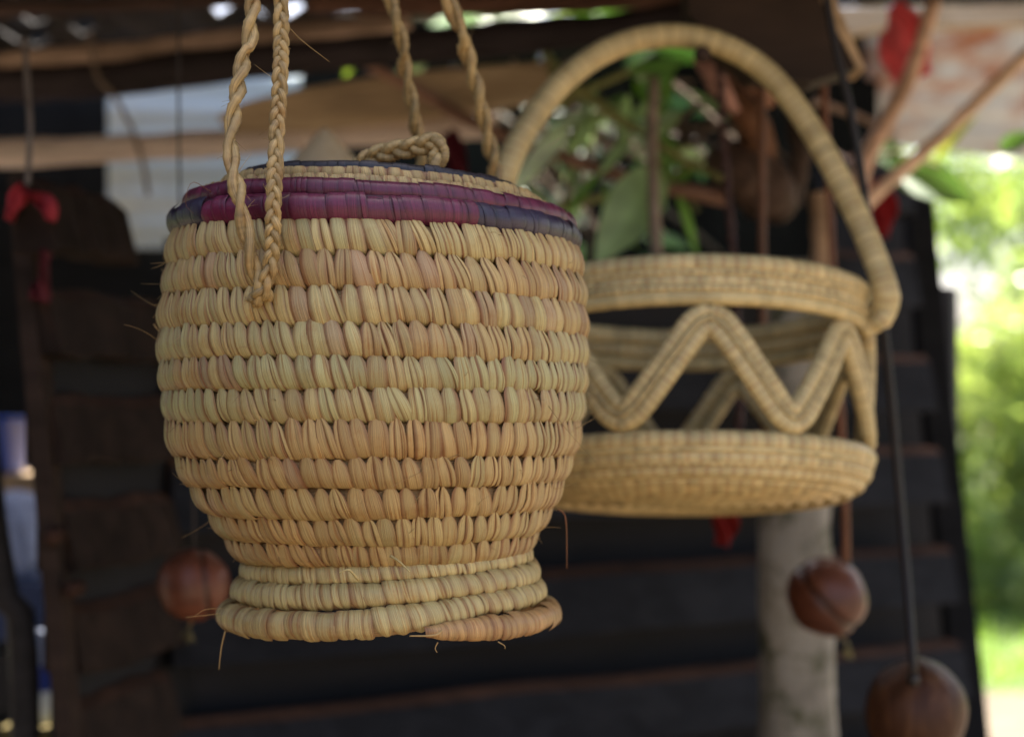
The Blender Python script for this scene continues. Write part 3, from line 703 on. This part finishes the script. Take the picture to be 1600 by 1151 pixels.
tin('tin_sheet', (1352, 222, 3.3), (1352, 18, 2.95), (1720, 18, 2.95), (1720, 262, 3.3), 5, .004, M['rust'], 'rust stained pale corrugated tin sheet beyond the crossed sticks')

pole('roof_beam', [(1270, -2, 2.3), (1450, -4, 2.3), (1760, -8, 2.3)], .012, M['stick'], 'black thin beam above the tan plank and red cloth', 'beam', col=(.02, .017, .016))
mb = MB(); prism(mb, [(1285, 12, 2.45), (1470, 8, 2.45), (1700, 2, 2.45), (1700, 34, 2.45), (1470, 40, 2.45), (1380, 44, 2.45), (1300, 60, 2.45)], .03)
tag(mb.build('plank', M['plank'], None, False), 'tan plank above the rusty tin under the black beam', 'plank')
mb = MB(); box(mb, (.98, 2.82, 2.36), 1.5, .82, .012)
tag(mb.build('roof_sheet', M['roof'], None, False), 'added dark sheet shading the slats and the rusty tin', 'roof')  # sheet added to keep sun off the slats and the tin
for px_, py_ in ((.36, 3.15), (1.62, 2.9)):
    pole('shade_sheet_post', [np.array([px_, py_, 0.]), np.array([px_ + .01, py_, 1.2]), np.array([px_, py_, 2.353])], .028, M['stick'], {.36: 'dark post against the board wall carrying the added shade sheet', 1.62: 'dark post beyond the rusty tin carrying the added shade sheet'}[px_], 'post', col=(.06, .045, .035), world=True)  # posts added to carry the shading sheet
# rear hut wall of dark boards, far behind, each board a part
rear = empty('rear_wall', (0.0, 3.1, 0)); tag(rear, 'almost black upright board wall in shade behind the leaves', 'wall')
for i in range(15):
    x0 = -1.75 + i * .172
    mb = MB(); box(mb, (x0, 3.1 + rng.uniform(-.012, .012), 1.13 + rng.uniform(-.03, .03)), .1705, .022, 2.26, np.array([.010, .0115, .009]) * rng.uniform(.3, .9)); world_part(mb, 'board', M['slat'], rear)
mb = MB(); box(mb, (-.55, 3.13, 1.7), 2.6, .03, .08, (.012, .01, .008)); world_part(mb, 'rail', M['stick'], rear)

# ------------------------------------------------------------------ sticks, leaves, cords
def stick(pts, r, col, label, name='stick', cat='stick'): return pole(name, pts, r, M['stick'], label, cat, n=26, col=col, ns=8)
stick([(556, 92, 1.98), (650, 140, 1.92), (750, 196, 1.86), (960, 272, 1.78), (1140, 312, 1.74)], [.007, .008, .009], (.36, .22, .16), 'reddish brown stick slanting down behind the handled basket arch')
stick([(1022, 120, 1.66), (1019, 250, 1.66), (1026, 400, 1.66), (1030, 470, 1.66)], [.006, .007], (.34, .29, .24), 'thin upright brown stick inside the handle arch')
stick([(1460, 0, 1.9), (1425, 110, 1.88), (1385, 190, 1.86), (1348, 262, 1.84), (1340, 350, 1.84)], [.009, .0105, .011], (.80, .58, .44), 'brown stick leaning up across the red cloth and rusty tin')
stick([(1660, 30, 1.9), (1560, 128, 1.88), (1450, 232, 1.86), (1365, 306, 1.85), (1345, 330, 1.845)], [.008, .0085, .009], (.85, .68, .52), 'pale brown stick slanting across the rusty tin')
stick([(1270, 158, 2.0), (1340, 182, 2.0), (1400, 212, 2.0)], .005, (.45, .36, .30), 'thin pale twig beside the dark hanging cord')
stick([(1276, 300, 1.7), (1280, 350, 1.7), (1281, 430, 1.7)], .010, (.40, .28, .17), 'short pale brown stub stick rising beside the grey post')
stick([(885, 90, 1.95), (895, 230, 1.95), (880, 330, 1.95)], .005, (.13, .10, .085), 'thin dark twig hanging in front of the leaves')
stick([(900, 140, 2.0), (950, 240, 2.0), (985, 330, 2.0)], .0045, (.16, .135, .12), 'thin grey twig crossing behind the leaves')

def leaf_mesh(base, tip, wid, nrm, col, curl=.15, fold=.25, n=9):
    base, tip = np.asarray(base), np.asarray(tip); d = tip - base; L = np.linalg.norm(d); d = d / L
    nrm = np.asarray(nrm, float); nrm = nrm - d * nrm.dot(d); nrm /= np.linalg.norm(nrm); sd_ = np.cross(d, nrm)
    V = []; Cc = []
    for i in range(n):
        t = i / (n - 1); w_ = wid * (math.sin(math.pi * t ** .8) ** .8 if 0 < t < 1 else .0) + wid * .015
        c0 = base + d * L * t - nrm * curl * L * t * t
        for s in (-1, -.5, 0, .5, 1):
            V.append(c0 + sd_ * w_ * .5 * s + nrm * fold * w_ * .5 * abs(s)); Cc.append(np.asarray(col) * (1.25 if s == 0 else rng.uniform(.85, 1.1)))
    mb = MB(); mb.add(V, grid_faces(n, 5), np.array(Cc)); return mb
def branch(stem, r, leaves, label, scol=(.16, .19, .06), name='leafy_branch'):
    root = empty(name, P(*stem[0])); tag(root, label, 'branch')
    p = crom([P(*q) for q in stem], 24); mb = MB(); tube(mb, p, np.linspace(r, r * .6, 24), 8, scol, jitter=.03); world_part(mb, 'stem', M['stick'], root, True)
    for (b, t, w_, nr, col) in leaves:
        D = b[2]; world_part(leaf_mesh(P(*b), P(*t), W(w_, D), nr, col), 'leaf', M['leaf'], root, True)
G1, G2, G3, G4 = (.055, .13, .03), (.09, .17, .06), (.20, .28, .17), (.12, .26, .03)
F0 = (0, -1, .3)
branch([(860, 108, 1.75), (960, 180, 1.72), (1060, 245, 1.70), (1140, 285, 1.68)], .006,
       [((1030, 262, 1.69), (938, 402, 1.64), 84, (.2, -1, .2), (.30, .42, .25)), ((1066, 175, 1.70), (992, 222, 1.67), 34, (0, -.8, .6), (.30, .40, .30)), ((980, 120, 1.74), (1065, 88, 1.70), 38, (0, -.7, .7), (.15, .29, .11)), ((1000, 150, 1.73), (1060, 96, 1.74), 30, F0, (.16, .30, .12)), ((1010, 160, 1.73), (990, 120, 1.76), 22, F0, G4)],
       'green stemmed branch with a large pale leaf hanging inside the handle arch', (.30, .33, .12))
branch([(980, 165, 1.85), (930, 180, 1.83), (885, 195, 1.80)], .0035,
       [((890, 192, 1.80), (796, 302, 1.76), 34, (0, -1, .1), (.60, .70, .68)), ((950, 175, 1.85), (990, 140, 1.9), 22, F0, G2)],
       'yellowish stem with one long narrow silvery leaf beside the basket lid', (.22, .20, .05))
branch([(1110, 240, 1.8), (1070, 265, 1.78), (1020, 285, 1.78)], .003, [((1040, 270, 1.78), (1000, 300, 1.76), 34, F0, (.22, .20, .05)), ((1090, 250, 1.8), (1050, 290, 1.78), 24, F0, G2)], 'short yellowing sprig above the rim of the handled basket', (.22, .20, .05))
branch([(545, 60, 2.2), (600, 90, 2.15), (640, 110, 2.12)], .003, [((668, 92, 2.05), (590, 152, 2.0), 36, (.1, -.6, .8), (.40, .55, .46)), ((640, 100, 2.12), (664, 90, 2.08), 30, F0, (.3, .45, .35)), ((560, 68, 2.2), (535, 120, 2.2), 28, F0, (.11, .15, .03))], 'twig with pale minty leaf lying against the golden plank', (.2, .13, .1))
branch([(1340, 250, 2.1), (1400, 240, 2.05), (1470, 262, 2.0)], .004, [((1398, 262, 2.05), (1512, 305, 1.98), 74, (0, -1, .35), (.13, .24, .09)), ((1368, 222, 2.1), (1408, 262, 2.06), 46, F0, (.10, .20, .06)), ((1455, 255, 2.0), (1530, 175, 2.0), 12, F0, (.30, .32, .06)), ((1560, 235, 2.1), (1620, 205, 2.1), 30, F0, G2)], 'leafy sprig with broad green leaf beside the leaning sticks', (.2, .18, .06))
lv = []
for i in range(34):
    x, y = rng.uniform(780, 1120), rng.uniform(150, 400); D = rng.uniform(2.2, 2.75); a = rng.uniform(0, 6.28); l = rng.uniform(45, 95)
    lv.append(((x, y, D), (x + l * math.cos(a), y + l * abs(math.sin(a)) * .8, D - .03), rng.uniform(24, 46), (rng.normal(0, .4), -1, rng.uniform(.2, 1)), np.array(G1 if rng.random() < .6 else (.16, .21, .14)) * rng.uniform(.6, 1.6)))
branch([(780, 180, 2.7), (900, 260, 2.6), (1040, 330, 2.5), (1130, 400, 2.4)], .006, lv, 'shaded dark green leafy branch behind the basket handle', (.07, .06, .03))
lv = []
for i in range(46):
    x, y = rng.uniform(530, 1090), rng.uniform(-50, 62); D = rng.uniform(2.6, 3.4); a = rng.uniform(-.6, .6) + (math.pi if rng.random() < .5 else 0); l = rng.uniform(60, 130)
    lv.append(((x, y, D), (x + l * math.cos(a), y + 18 + l * math.sin(a) * .5, D - .05), rng.uniform(28, 52), (rng.normal(0, .4), -.6, rng.uniform(.5, 1)), np.array(G4 if rng.random() < .6 else (.13, .24, .09)) * rng.uniform(.7, 1.4)))
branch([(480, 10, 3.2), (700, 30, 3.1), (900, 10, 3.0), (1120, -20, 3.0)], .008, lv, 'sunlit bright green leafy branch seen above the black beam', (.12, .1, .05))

tw = empty('twig_tangle', P(960, 200, 1.95)); tag(tw, 'tangle of thin grey brown twigs behind the basket handle arch', 'twigs')
for i in range(22):
    x0, y0, D0 = rng.uniform(790, 1090), rng.uniform(90, 250), rng.uniform(1.9, 2.3); a_ = rng.uniform(.1, 1.5) * rng.choice([-1, 1]); l = rng.uniform(90, 240)
    x1, y1 = x0 + l * math.cos(a_), y0 + abs(l * math.sin(a_))
    p = crom([P(x0, y0, D0), P((x0 + x1) / 2 + rng.normal(0, 14), (y0 + y1) / 2 + rng.normal(0, 10), D0), P(x1, y1, D0 - .03)], 12)
    mb = MB(); tube(mb, p, np.linspace(.0038, .002, 12), 6, np.array([.30, .25, .20]) * rng.uniform(.5, 1.4)); world_part(mb, 'twig', M['stick'], tw, True)
lv = []
for i in range(26):
    x, y = rng.uniform(790, 1080), rng.uniform(75, 300); D = rng.uniform(1.74, 1.9); a_ = rng.uniform(.5, 2.6); l = rng.uniform(55, 120)
    lv.append(((x, y, D), (x + l * math.cos(a_), y + l * math.sin(a_), D - .03), rng.uniform(13, 24), (rng.normal(0, .25), -1, rng.uniform(.1, .7)), np.array([(.30, .42, .28), (.40, .50, .44), (.16, .30, .09)][rng.integers(0, 3)]) * rng.uniform(.6, 1.15)))
branch([(830, 60, 1.9), (900, 130, 1.86), (1000, 200, 1.84), (1090, 330, 1.82)], .0045, lv, 'drooping plant with many narrow grey green blade leaves inside the arch', (.26, .32, .12), 'blade_leaf_plant')
for st, lab in (([(800, 210, 1.8), (900, 150, 1.8), (1010, 100, 1.8)], 'green stalk rising to the upper right inside the arch'), ([(840, 330, 1.78), (960, 300, 1.78), (1075, 225, 1.78)], 'yellow green stalk crossing low behind the large pale leaf')):
    pole('plant_stalk', st, [.005, .0035], M['stick'], lab, 'stalk', col=(.34, .38, .14), n=20, ns=8)
# dry gnarled bundle beside the handle top
gn = empty('dried_root_bundle', P(1170, 200, 1.72)); tag(gn, 'gnarled dry brown root bundle with pinkish husks inside the handle arch', 'root')
def gpart(pts, r, col, name='root'):
    p = crom([P(*q) for q in pts], 22); mb = MB(); tube(mb, p, np.interp(np.linspace(0, 1, 22), np.linspace(0, 1, len(r)), r), 9, col, jitter=.08); world_part(mb, name, M['stick'], gn, True)
gpart([(1105, 96, 1.70), (1140, 150, 1.70), (1180, 205, 1.71), (1190, 290, 1.73)], [.010, .016, .02, .016], (.20, .10, .05))
gpart([(1090, 90, 1.68), (1120, 130, 1.67), (1150, 175, 1.68)], [.006, .012, .005], (.55, .33, .28), 'husk')
gpart([(1145, 100, 1.67), (1180, 130, 1.66), (1205, 165, 1.67)], [.006, .013, .006], (.50, .27, .17), 'husk')
gpart([(1120, 250, 1.74), (1150, 262, 1.72), (1200, 300, 1.73), (1225, 330, 1.75)], [.018, .034, .036, .018], (.10, .065, .045), 'stump')
gpart([(1100, 160, 1.75), (1060, 190, 1.76), (1085, 225, 1.75), (1110, 190, 1.74)], [.004, .005, .004], (.12, .09, .07))
gpart([(1225, 120, 1.75), (1250, 220, 1.75), (1240, 320, 1.75)], [.01, .014, .01], (.07, .048, .035))
gpart([(1150, 60, 1.75), (1175, -10, 1.75), (1185, -80, 1.76)], [.008, .007], (.08, .055, .04))
# pointed pale cone top
cn = MB(); apex = P(508, 200, 1.45); a = np.linspace(0, 2 * math.pi, 24, endpoint=False)
V = []
for (h, r) in ((0, .002), (.006, .008), (.014, .014), (.04, .040), (.060, .056), (.10, .075), (.105, .072)):
    V += [apex + np.array([r * math.cos(q), r * math.sin(q), -h]) for q in a]
cn.add(V, grid_faces(7, 24, True, True) + [tuple(range(24))], (.85, .68, .44)); coneo = cn.build('cone_cover', M['wrap'], None, True); coneo.data.update(); tag(coneo, 'pale tan cone-shaped woven cover peeping up behind the basket lid', 'cover')
pole('cover_post', [P(508, 245, 1.45), P(508, 420, 1.6), P(508, 600, 1.735)], .010, M['stick'], 'dark thin stake holding the pale cone cover', 'post', col=(.05, .035, .025), world=True)

# red cloth strips
def rag(pts, wids, col, label):
    p = crom([P(*q) for q in pts], 16); T, Nn, Bn = frames(p)
    wv_ = np.interp(np.linspace(0, 1, 16), np.linspace(0, 1, len(wids)), wids); V = []
    for side, dy in ((0, 0), (1, .002)):
        for i in range(16):
            for s in np.linspace(-1, 1, 9):
                V.append(p[i] + Bn[i] * s * wv_[i] * .5 + np.array([0, 1, 0]) * (.012 * math.sin(s * 5 + i * .5) + dy) )
    mb = MB(); f = grid_faces(16, 9); k = 16 * 9; f += [tuple(q + k for q in reversed(g_)) for g_ in f]
    for i in range(15): f += [(i * 9, i * 9 + 9, k + i * 9 + 9, k + i * 9), (i * 9 + 8, k + i * 9 + 8, k + i * 9 + 17, i * 9 + 17)]
    mb.add(V, f, col); return tag(mb.build('cloth_strip', M['cloth'], None, True), label, 'cloth')
RC = (.85, .14, .16)
rag([(1398, 6, 1.95), (1415, 40, 1.95), (1412, 80, 1.95), (1430, 126, 1.95)], [W(34, 1.95), W(66, 1.95), W(84, 1.95), W(66, 1.95)], RC, 'big bright red cloth knot tied in front of rusty tin')
rag([(1365, 282, 1.9), (1380, 320, 1.9), (1376, 372, 1.9)], [W(24, 1.9), W(42, 1.9), W(26, 1.9)], (.30, .015, .02), 'small dark red cloth scrap beside the handle of the openwork basket')
rag([(14, 345, 1.40), (34, 296, 1.40), (48, 306, 1.40), (72, 316, 1.39), (80, 345, 1.39)], [W(6, 1.4), W(24, 1.4), W(9, 1.4), W(28, 1.4), W(8, 1.4)], (.42, .04, .055), 'red cloth bow on the string at the side panel')
rag([(72, 390, 1.41), (68, 430, 1.41), (60, 470, 1.41)], [W(6, 1.4), W(14, 1.4), W(26, 1.4)], (.09, .012, .018), 'narrow dim red ribbon hanging below the red bow')
rag([(1130, 790, 1.6), (1134, 820, 1.6), (1128, 852, 1.6)], [W(40, 1.6), W(38, 1.6), W(24, 1.6)], (.22, .012, .01), 'dark red cloth scrap hanging beneath the handled basket')
rag([(702, 205, 1.75), (712, 240, 1.75), (715, 290, 1.75)], [W(26, 1.75), W(34, 1.75), W(30, 1.75)], (.10, .008, .015), 'deep maroon cloth scrap behind the lid of the round basket')

def cord(name, pts, r, col, label, twist=False):
    p = crom([P(*q) for q in pts], 60); root = empty(name, p[0]); tag(root, label, 'cord')
    if twist:
        T, Nn, Bn = frames(p); s = np.r_[0, np.cumsum(np.linalg.norm(np.diff(p, axis=0), axis=1))]
        p2 = crom(p[::4], 300); T, Nn, Bn = frames(p2); s = np.linspace(0, s[-1], 300)
        for k in (0, 1):
            a_ = s / .03 * 6.28 + k * math.pi; mb = MB(); tube(mb, p2 + r * .5 * (np.cos(a_)[:, None] * Nn + np.sin(a_)[:, None] * Bn), r * .6, 7, col); world_part(mb, 'strand', M['rope'], root, True)
    else:
        mb = MB(); tube(mb, p, r, 8, col); world_part(mb, 'strand', M['rope'], root, True)
    return root
cord('hanging_string', [(1120, -120, 1.56), (1124, 100, 1.56), (1133, 250, 1.56), (1146, 400, 1.56), (1158, 640, 1.56), (1152, 690, 1.56), (1136, 790, 1.58)], .0042, (.07, .028, .025), 'twisted dark maroon cord hanging behind the openwork basket', True)
cord('hanging_string', [(1190, -110, 1.56), (1190, 150, 1.56), (1191, 400, 1.56), (1193, 560, 1.56), (1196, 700, 1.56)], .0042, (.15, .06, .022), 'thin rust orange cord hanging beside the root bundle')
cord('hanging_string', [(38, 60, 1.42), (44, 150, 1.41), (47, 200, 1.40), (43, 290, 1.40)], .0028, (.16, .13, .11), 'grey string holding the red bow')
cord('hanging_string', [(140, 50, 1.98), (152, 118, 1.97), (178, 150, 1.96), (205, 200, 1.955), (222, 250, 1.955), (232, 305, 1.955)], .0030, (.20, .15, .11), 'curved brown string dangling over the pale pole and tin')

# ------------------------------------------------------------------ polished shells on cords
M['shell'] = wood_mat('polished_shell', [(0.25, (0.055, 0.018, 0.009)), (0.5, (0.115, 0.036, 0.017)), (0.75, (0.17, 0.062, 0.03))], (14, 14, 50), rough=0.42, useattr=True, bump=.25, spec=.4)
M['husk'] = wood_mat('rough_dark_husk', [(0.25, (0.05, 0.022, 0.010)), (0.5, (0.13, 0.05, 0.022)), (0.78, (0.33, 0.15, 0.06))], (70, 70, 7), rough=0.45, useattr=True, bump=.7, spec=.2)
def shell(c, rx, rz, axis, cordpts, label, ccol=(.18, .06, .02), cr=.0022, groove=True, tassel=None, dark=1.0, bead=False, go=-.05, tc=1.0, mat='shell'):
    c = P(*c); root = empty('hanging_shell', c - np.array([0, 0, rz])); tag(root, label, 'shell')
    ax = np.asarray(axis, float); ax /= np.linalg.norm(ax); q = Vector((0, 0, 1)).rotation_difference(Vector(ax)).to_matrix(); Rm = np.array(q)
    nu, nv = 64, 65; V = []; Cc = []
    for j in range(nv):
        la = -math.pi / 2 + math.pi * j / (nv - 1)
        g_ = math.exp(-((la - go) / .08) ** 2) if groove else 0
        for i in range(nu):
            lo = 2 * math.pi * i / nu
            k = 1 - .05 * g_ + .007 * math.sin(lo * 3 + la * 2) + .022 * math.sin(lo + 1) * math.cos(la) + .012 * math.sin(lo * 2 + la * 5)
            V.append(Rm @ (np.array([rx * math.cos(la) * math.cos(lo), rx * math.cos(la) * math.sin(lo), rz * math.sin(la)]) * k)); Cc.append(np.full(3, dark) * (1 - .75 * g_))
    mb = MB(); mb.add(np.array(V) + c, grid_faces(nv, nu, True), np.array(Cc)); world_part(mb, 'husk', M[mat], root, True)
    p = crom([P(*w_) for w_ in cordpts], 60); mb = MB(); tube(mb, p, cr, 8, ccol); world_part(mb, 'cord', M['rope'], root, True)
    if tassel is not None:
        mb = MB(); t0 = P(*tassel); tube(mb, np.array([c - [0, 0, rz * .8], t0]), .0012, 6, (.3, .22, .1)); world_part(mb, 'tassel_cord', M['rope'], root, True)
        mb = MB()
        for k in range(16):
            d = np.array([rng.normal(0, .3), rng.normal(0, .3), -1]); tube(mb, np.array([t0, t0 + d * .006, t0 + d * rng.uniform(.010, .017)]), .0006, 4, np.array([.40, .34, .14]) * tc * rng.uniform(.6, 1.2))
        o = world_part(mb, 'tassel', M['hair'], root, True); o['kind'] = 'stuff'
    if bead:
        mb = MB(); b = P(*cordpts[-1]); tube(mb, np.array([b + [0, 0, .004], b, b - [0, 0, .006]]), np.array([.004, .0055, .004]), 10, (.02, .015, .012)); world_part(mb, 'knot', M['rope'], root, True)
shell((303, 912, 1.40), W(57, 1.4), W(55, 1.4), (1, .25, .12), [(279, -215, 1.40), (281, 300, 1.40), (300, 700, 1.40), (304, 868, 1.40)], 'smooth brown grooved shell hanging beside the foot of the lidded basket', ccol=(.03, .02, .015), cr=.0012, tassel=(296, 978, 1.40), dark=1.25, go=.3, tc=.25, bead=True)
shell((1292, 932, 1.55), W(64, 1.55), W(60, 1.55), (-.62, .25, -.6), [(1280, -100, 1.56), (1288, 150, 1.56), (1300, 400, 1.56), (1316, 700, 1.55), (1321, 800, 1.55), (1322, 884, 1.55)], 'round reddish brown shell with dark groove in front of the grey post', ccol=(.20, .07, .025), cr=.0038, tassel=(1325, 1004, 1.55), bead=True)
shell((1430, 1112, 1.36), W(78, 1.36), W(84, 1.36), (.25, .1, 1), [(1284, -175, 1.345), (1292, 0, 1.345), (1330, 180, 1.345), (1356, 340, 1.345), (1384, 540, 1.35), (1408, 800, 1.345), (1424, 1000, 1.31), (1427, 1060, 1.305)], 'large dark brown oval shell hanging on the long dark cord', ccol=(.014, .009, .008), cr=.0038, groove=False, dark=.5, bead=True, mat='husk')
# ------------------------------------------------------------------ goods beyond the side panel
M['plastic'] = wood_mat('coloured_plastic', [(0.3, (0.9,) * 3), (0.7, (1.05,) * 3)], (5, 5, 5), rough=.35, bump=.02)
tb = empty('blue_tub', (*P(0, 700, 2.3)[:2], P(0, 738, 2.3)[2])); tag(tb, 'bright blue plastic tub standing on the shelf beyond the side panel', 'tub')
def lathe(prof, c, col, ns=28):
    mb = MB(); a_ = np.linspace(0, 2 * math.pi, ns, endpoint=False); V = []
    for r, z in prof: V += [np.asarray(c) + [r * math.cos(q), r * math.sin(q), z] for q in a_]
    mb.add(V, grid_faces(len(prof), ns, True), col); return mb
cb = P(-30, 738, 2.3)
world_part(lathe([(0, 0), (.060, 0), (.066, .01), (.074, .075), (.079, .077), (.079, .083), (.071, .083), (.063, .012), (0, .01)], cb, (.03, .075, .36)), 'bowl', M['plastic'], tb, True)
shf = empty('shelf', (*P(-30, 760, 2.3)[:2], 0)); tag(shf, 'tan wooden shelf under the blue tub', 'shelf')
mb = MB(); c_ = P(-60, 757, 2.32); box(mb, c_, .36, .22, .036, (.40, .31, .20)); world_part(mb, 'board', M['stick'], shf)
for dx in (-.14, .12):
    for dy in (-.08, .08):
        mb = MB(); box(mb, (c_[0] + dx * 1.0, c_[1] + dy, (c_[2] - .018) / 2), .03, .03, c_[2] - .018, (.03, .025, .02)); world_part(mb, 'leg', M['stick'], shf)
# pale blue sack leaning
sk = MB(); c_ = P(22, 838, 2.05); nu, nv = 28, 24; V = []
for j in range(nv):
    la = -math.pi / 2 + math.pi * j / (nv - 1)
    for i in range(nu):
        lo = 2 * math.pi * i / nu; k = 1 + .07 * math.sin(lo * 5 + la * 3) * math.cos(la)
        ce, se = math.cos(la), math.sin(la)
        V.append(c_ + np.array([.042 * k * abs(ce) ** .7 * math.cos(lo), .05 * k * abs(ce) ** .7 * math.sin(lo), .062 * np.sign(se) * abs(se) ** .8]))
sk.add(V, grid_faces(nv, nu, True), (.30, .36, .55)); tag(sk.build('cloth_bundle', M['cloth'], None, True), 'pale blue bulging cloth bundle on the crate beside the side panel', 'bundle')
cr_ = empty('crate', (*P(22, 900, 2.05)[:2], 0)); tag(cr_, 'dark blue stacked crate under the pale blue bundle', 'crate')
zc = P(22, 902, 2.05)[2] + .003
for k, zz_ in enumerate(np.arange(zc - .04, .02, -.09)):
    mb = MB(); box(mb, (c_[0], c_[1], zz_), .11, .13, .075, np.array([.02, .035, .09]) if k == 0 else np.array([.008, .008, .01])); world_part(mb, 'side_board', M['plastic'], cr_)
mb = MB(); box(mb, (c_[0], c_[1] + .01, zc / 2 - .003), .09, .1, zc - .006, (.006, .006, .007)); world_part(mb, 'inner_box', M['plastic'], cr_)
bt = empty('bottle', P(64, 1124, 1.75)); tag(bt, 'small bottle with blue label and white base behind the side panel', 'bottle')
b0 = P(64, 1124, 1.75)
world_part(lathe([(0, 0), (.015, 0), (.016, .004), (.016, .032), (.0155, .034)], b0, (.75, .80, .78)), 'base', M['plastic'], bt, True)
world_part(lathe([(.0155, .034), (.016, .036), (.016, .062), (.0155, .064)], b0, (.03, .06, .30)), 'label', M['plastic'], bt, True)
world_part(lathe([(.0155, .064), (.014, .075), (.007, .095), (.006, .102), (0, .102)], b0, (.25, .28, .38)), 'neck', M['plastic'], bt, True)
mb = MB(); st_ = empty('bottle_stand', (*b0[:2], 0)); tag(st_, 'dark narrow stand under the small bottle', 'stand')
box(mb, (b0[0], b0[1], b0[2] - .012), .07, .07, .02, (.12, .10, .03)); world_part(mb, 'top', M['stick'], st_)
mb = MB(); box(mb, (b0[0], b0[1], (b0[2] - .022) / 2), .04, .04, b0[2] - .022, (.02, .015, .012)); world_part(mb, 'leg', M['stick'], st_)
pole('leaning_post', [P(-40, 560, 1.5), P(-12, 800, 1.5), P(12, 950, 1.5), P(40, 1151, 1.5), np.array([*P(60, 1151, 1.5)[:2], 0.])], .014, M['stick'], 'dark leaning post in front of the blue goods', 'post', col=(.03, .028, .027), world=True)
bw = empty('dark_partition', (-1.05, 2.9, 0)); tag(bw, 'unlit black board partition behind the blue goods', 'partition')
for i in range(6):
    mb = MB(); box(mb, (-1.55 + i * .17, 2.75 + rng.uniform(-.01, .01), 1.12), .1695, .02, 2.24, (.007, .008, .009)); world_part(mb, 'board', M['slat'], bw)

# ------------------------------------------------------------------ trees and bushes beyond
def tree(name, x, y, h, rad, nl, cols, label, trunk=.09, low=.0, ls=.11, cat='tree', group='trees beyond the wall'):
    root = empty(name, (x, y, 0)); tag(root, label, cat, group)
    mb = MB(); pts = np.array([[0, 0, 0], [.05, .02, h * .3], [-.04, .05, h * .6], [.02, 0, h * .92]])
    tube(mb, crom(pts, 20), np.linspace(trunk, trunk * .25, 20), 10, (.13, .10, .075), jitter=.06)
    cl = []
    for i in range(46):
        a_ = rng.uniform(0, 6.28); z = rng.uniform(low, 1.0); rr = rad * math.sqrt(rng.random()) * (1.0 if low < .2 else math.sin(math.pi * (.15 + .8 * (z - low) / (1 - low))))
        cl.append([rr * math.cos(a_), rr * math.sin(a_), h * z])
    cl = np.array(cl)
    for c_ in cl[:16]:
        b0 = np.array([0, 0, max(.05, c_[2] * .6)]); tube(mb, crom([b0, (b0 + c_) / 2 + [0, 0, .08], c_], 8), np.linspace(trunk * .35, trunk * .08, 8), 6, (.13, .10, .075))
    t_ = mb.build('trunk', M['stick'], root)
    which = rng.integers(0, len(cl), nl)
    c0 = cl[which] + rng.normal(0, rad * .19, (nl, 3)); c0[:, 2] = np.abs(c0[:, 2])
    d = rng.normal(0, 1, (nl, 3)); d[:, 2] -= .5; d /= np.linalg.norm(d, axis=1)[:, None]
    s_ = np.cross(d, rng.normal(0, 1, (nl, 3))); s_ /= np.linalg.norm(s_, axis=1)[:, None]
    L = ls * rng.uniform(.6, 1.3, (nl, 1)); wv_ = L * .24
    V = np.stack([c0, c0 + d * L * .45 + s_ * wv_, c0 + d * L, c0 + d * L * .45 - s_ * wv_], 1).reshape(-1, 3)
    tone = (np.asarray(cols)[rng.integers(0, len(cols), nl)]) * rng.uniform(.7, 1.35, (nl, 1)) * rng.uniform(.75, 1.25, (len(cl), 1))[which]
    mb = MB(); q = np.arange(nl) * 4
    mb.add(V, np.stack([q, q + 1, q + 2, q + 3], 1).tolist(), np.repeat(tone, 4, 0)); mb.build('crown', M['crown'], root, False)
YG = [(.23, .28, .12), (.18, .24, .10), (.28, .32, .16)]; DG = [(.13, .18, .09), (.16, .21, .11)]
tree('bush', 4.05, 11.6, 2.2, .95, 11000, YG, 'sunlit yellow green bush at the edge of the lawn beside the wall', .05, .0, .13, 'bush', None)
tree('bush', 5.4, 12.8, 2.6, 1.2, 11000, YG + DG, 'taller mid green bush standing behind the yellow green bush', .05, .0, .14, 'bush', None)
tree('tree', 6.2, 15.0, 5.4, 2.0, 14000, DG + YG[:1], 'tall leafy tree with glittering gaps above the bushes', .12, .35, .17, 'tree', None)
tree('tree', 1.5, 16.0, 6.0, 2.2, 9000, DG, 'broad dark green tree hidden behind the roof line', .14, .35, .2, 'tree', None)
tree('tree', -9.5, 13.0, 6.0, 2.2, 9000, DG, 'broad green tree standing behind the board partition', .14, .3, .2, 'tree', None)
tree('tree', 9.5, 17.0, 6.0, 2.4, 9000, DG, 'wide green tree far across the lawn', .14, .25, .22, 'tree', None)
mb = MB(); pth = [(2.2, 6.0), (6.5, 6.0), (9, 6.6), (9, 7.9), (4.4, 7.8), (3.2, 7.6)]
mb.add([(x, y, .008) for x, y in pth], [tuple(range(len(pth)))]); o = mb.build('path', M['pathm'], None, False); o['kind'] = 'structure'
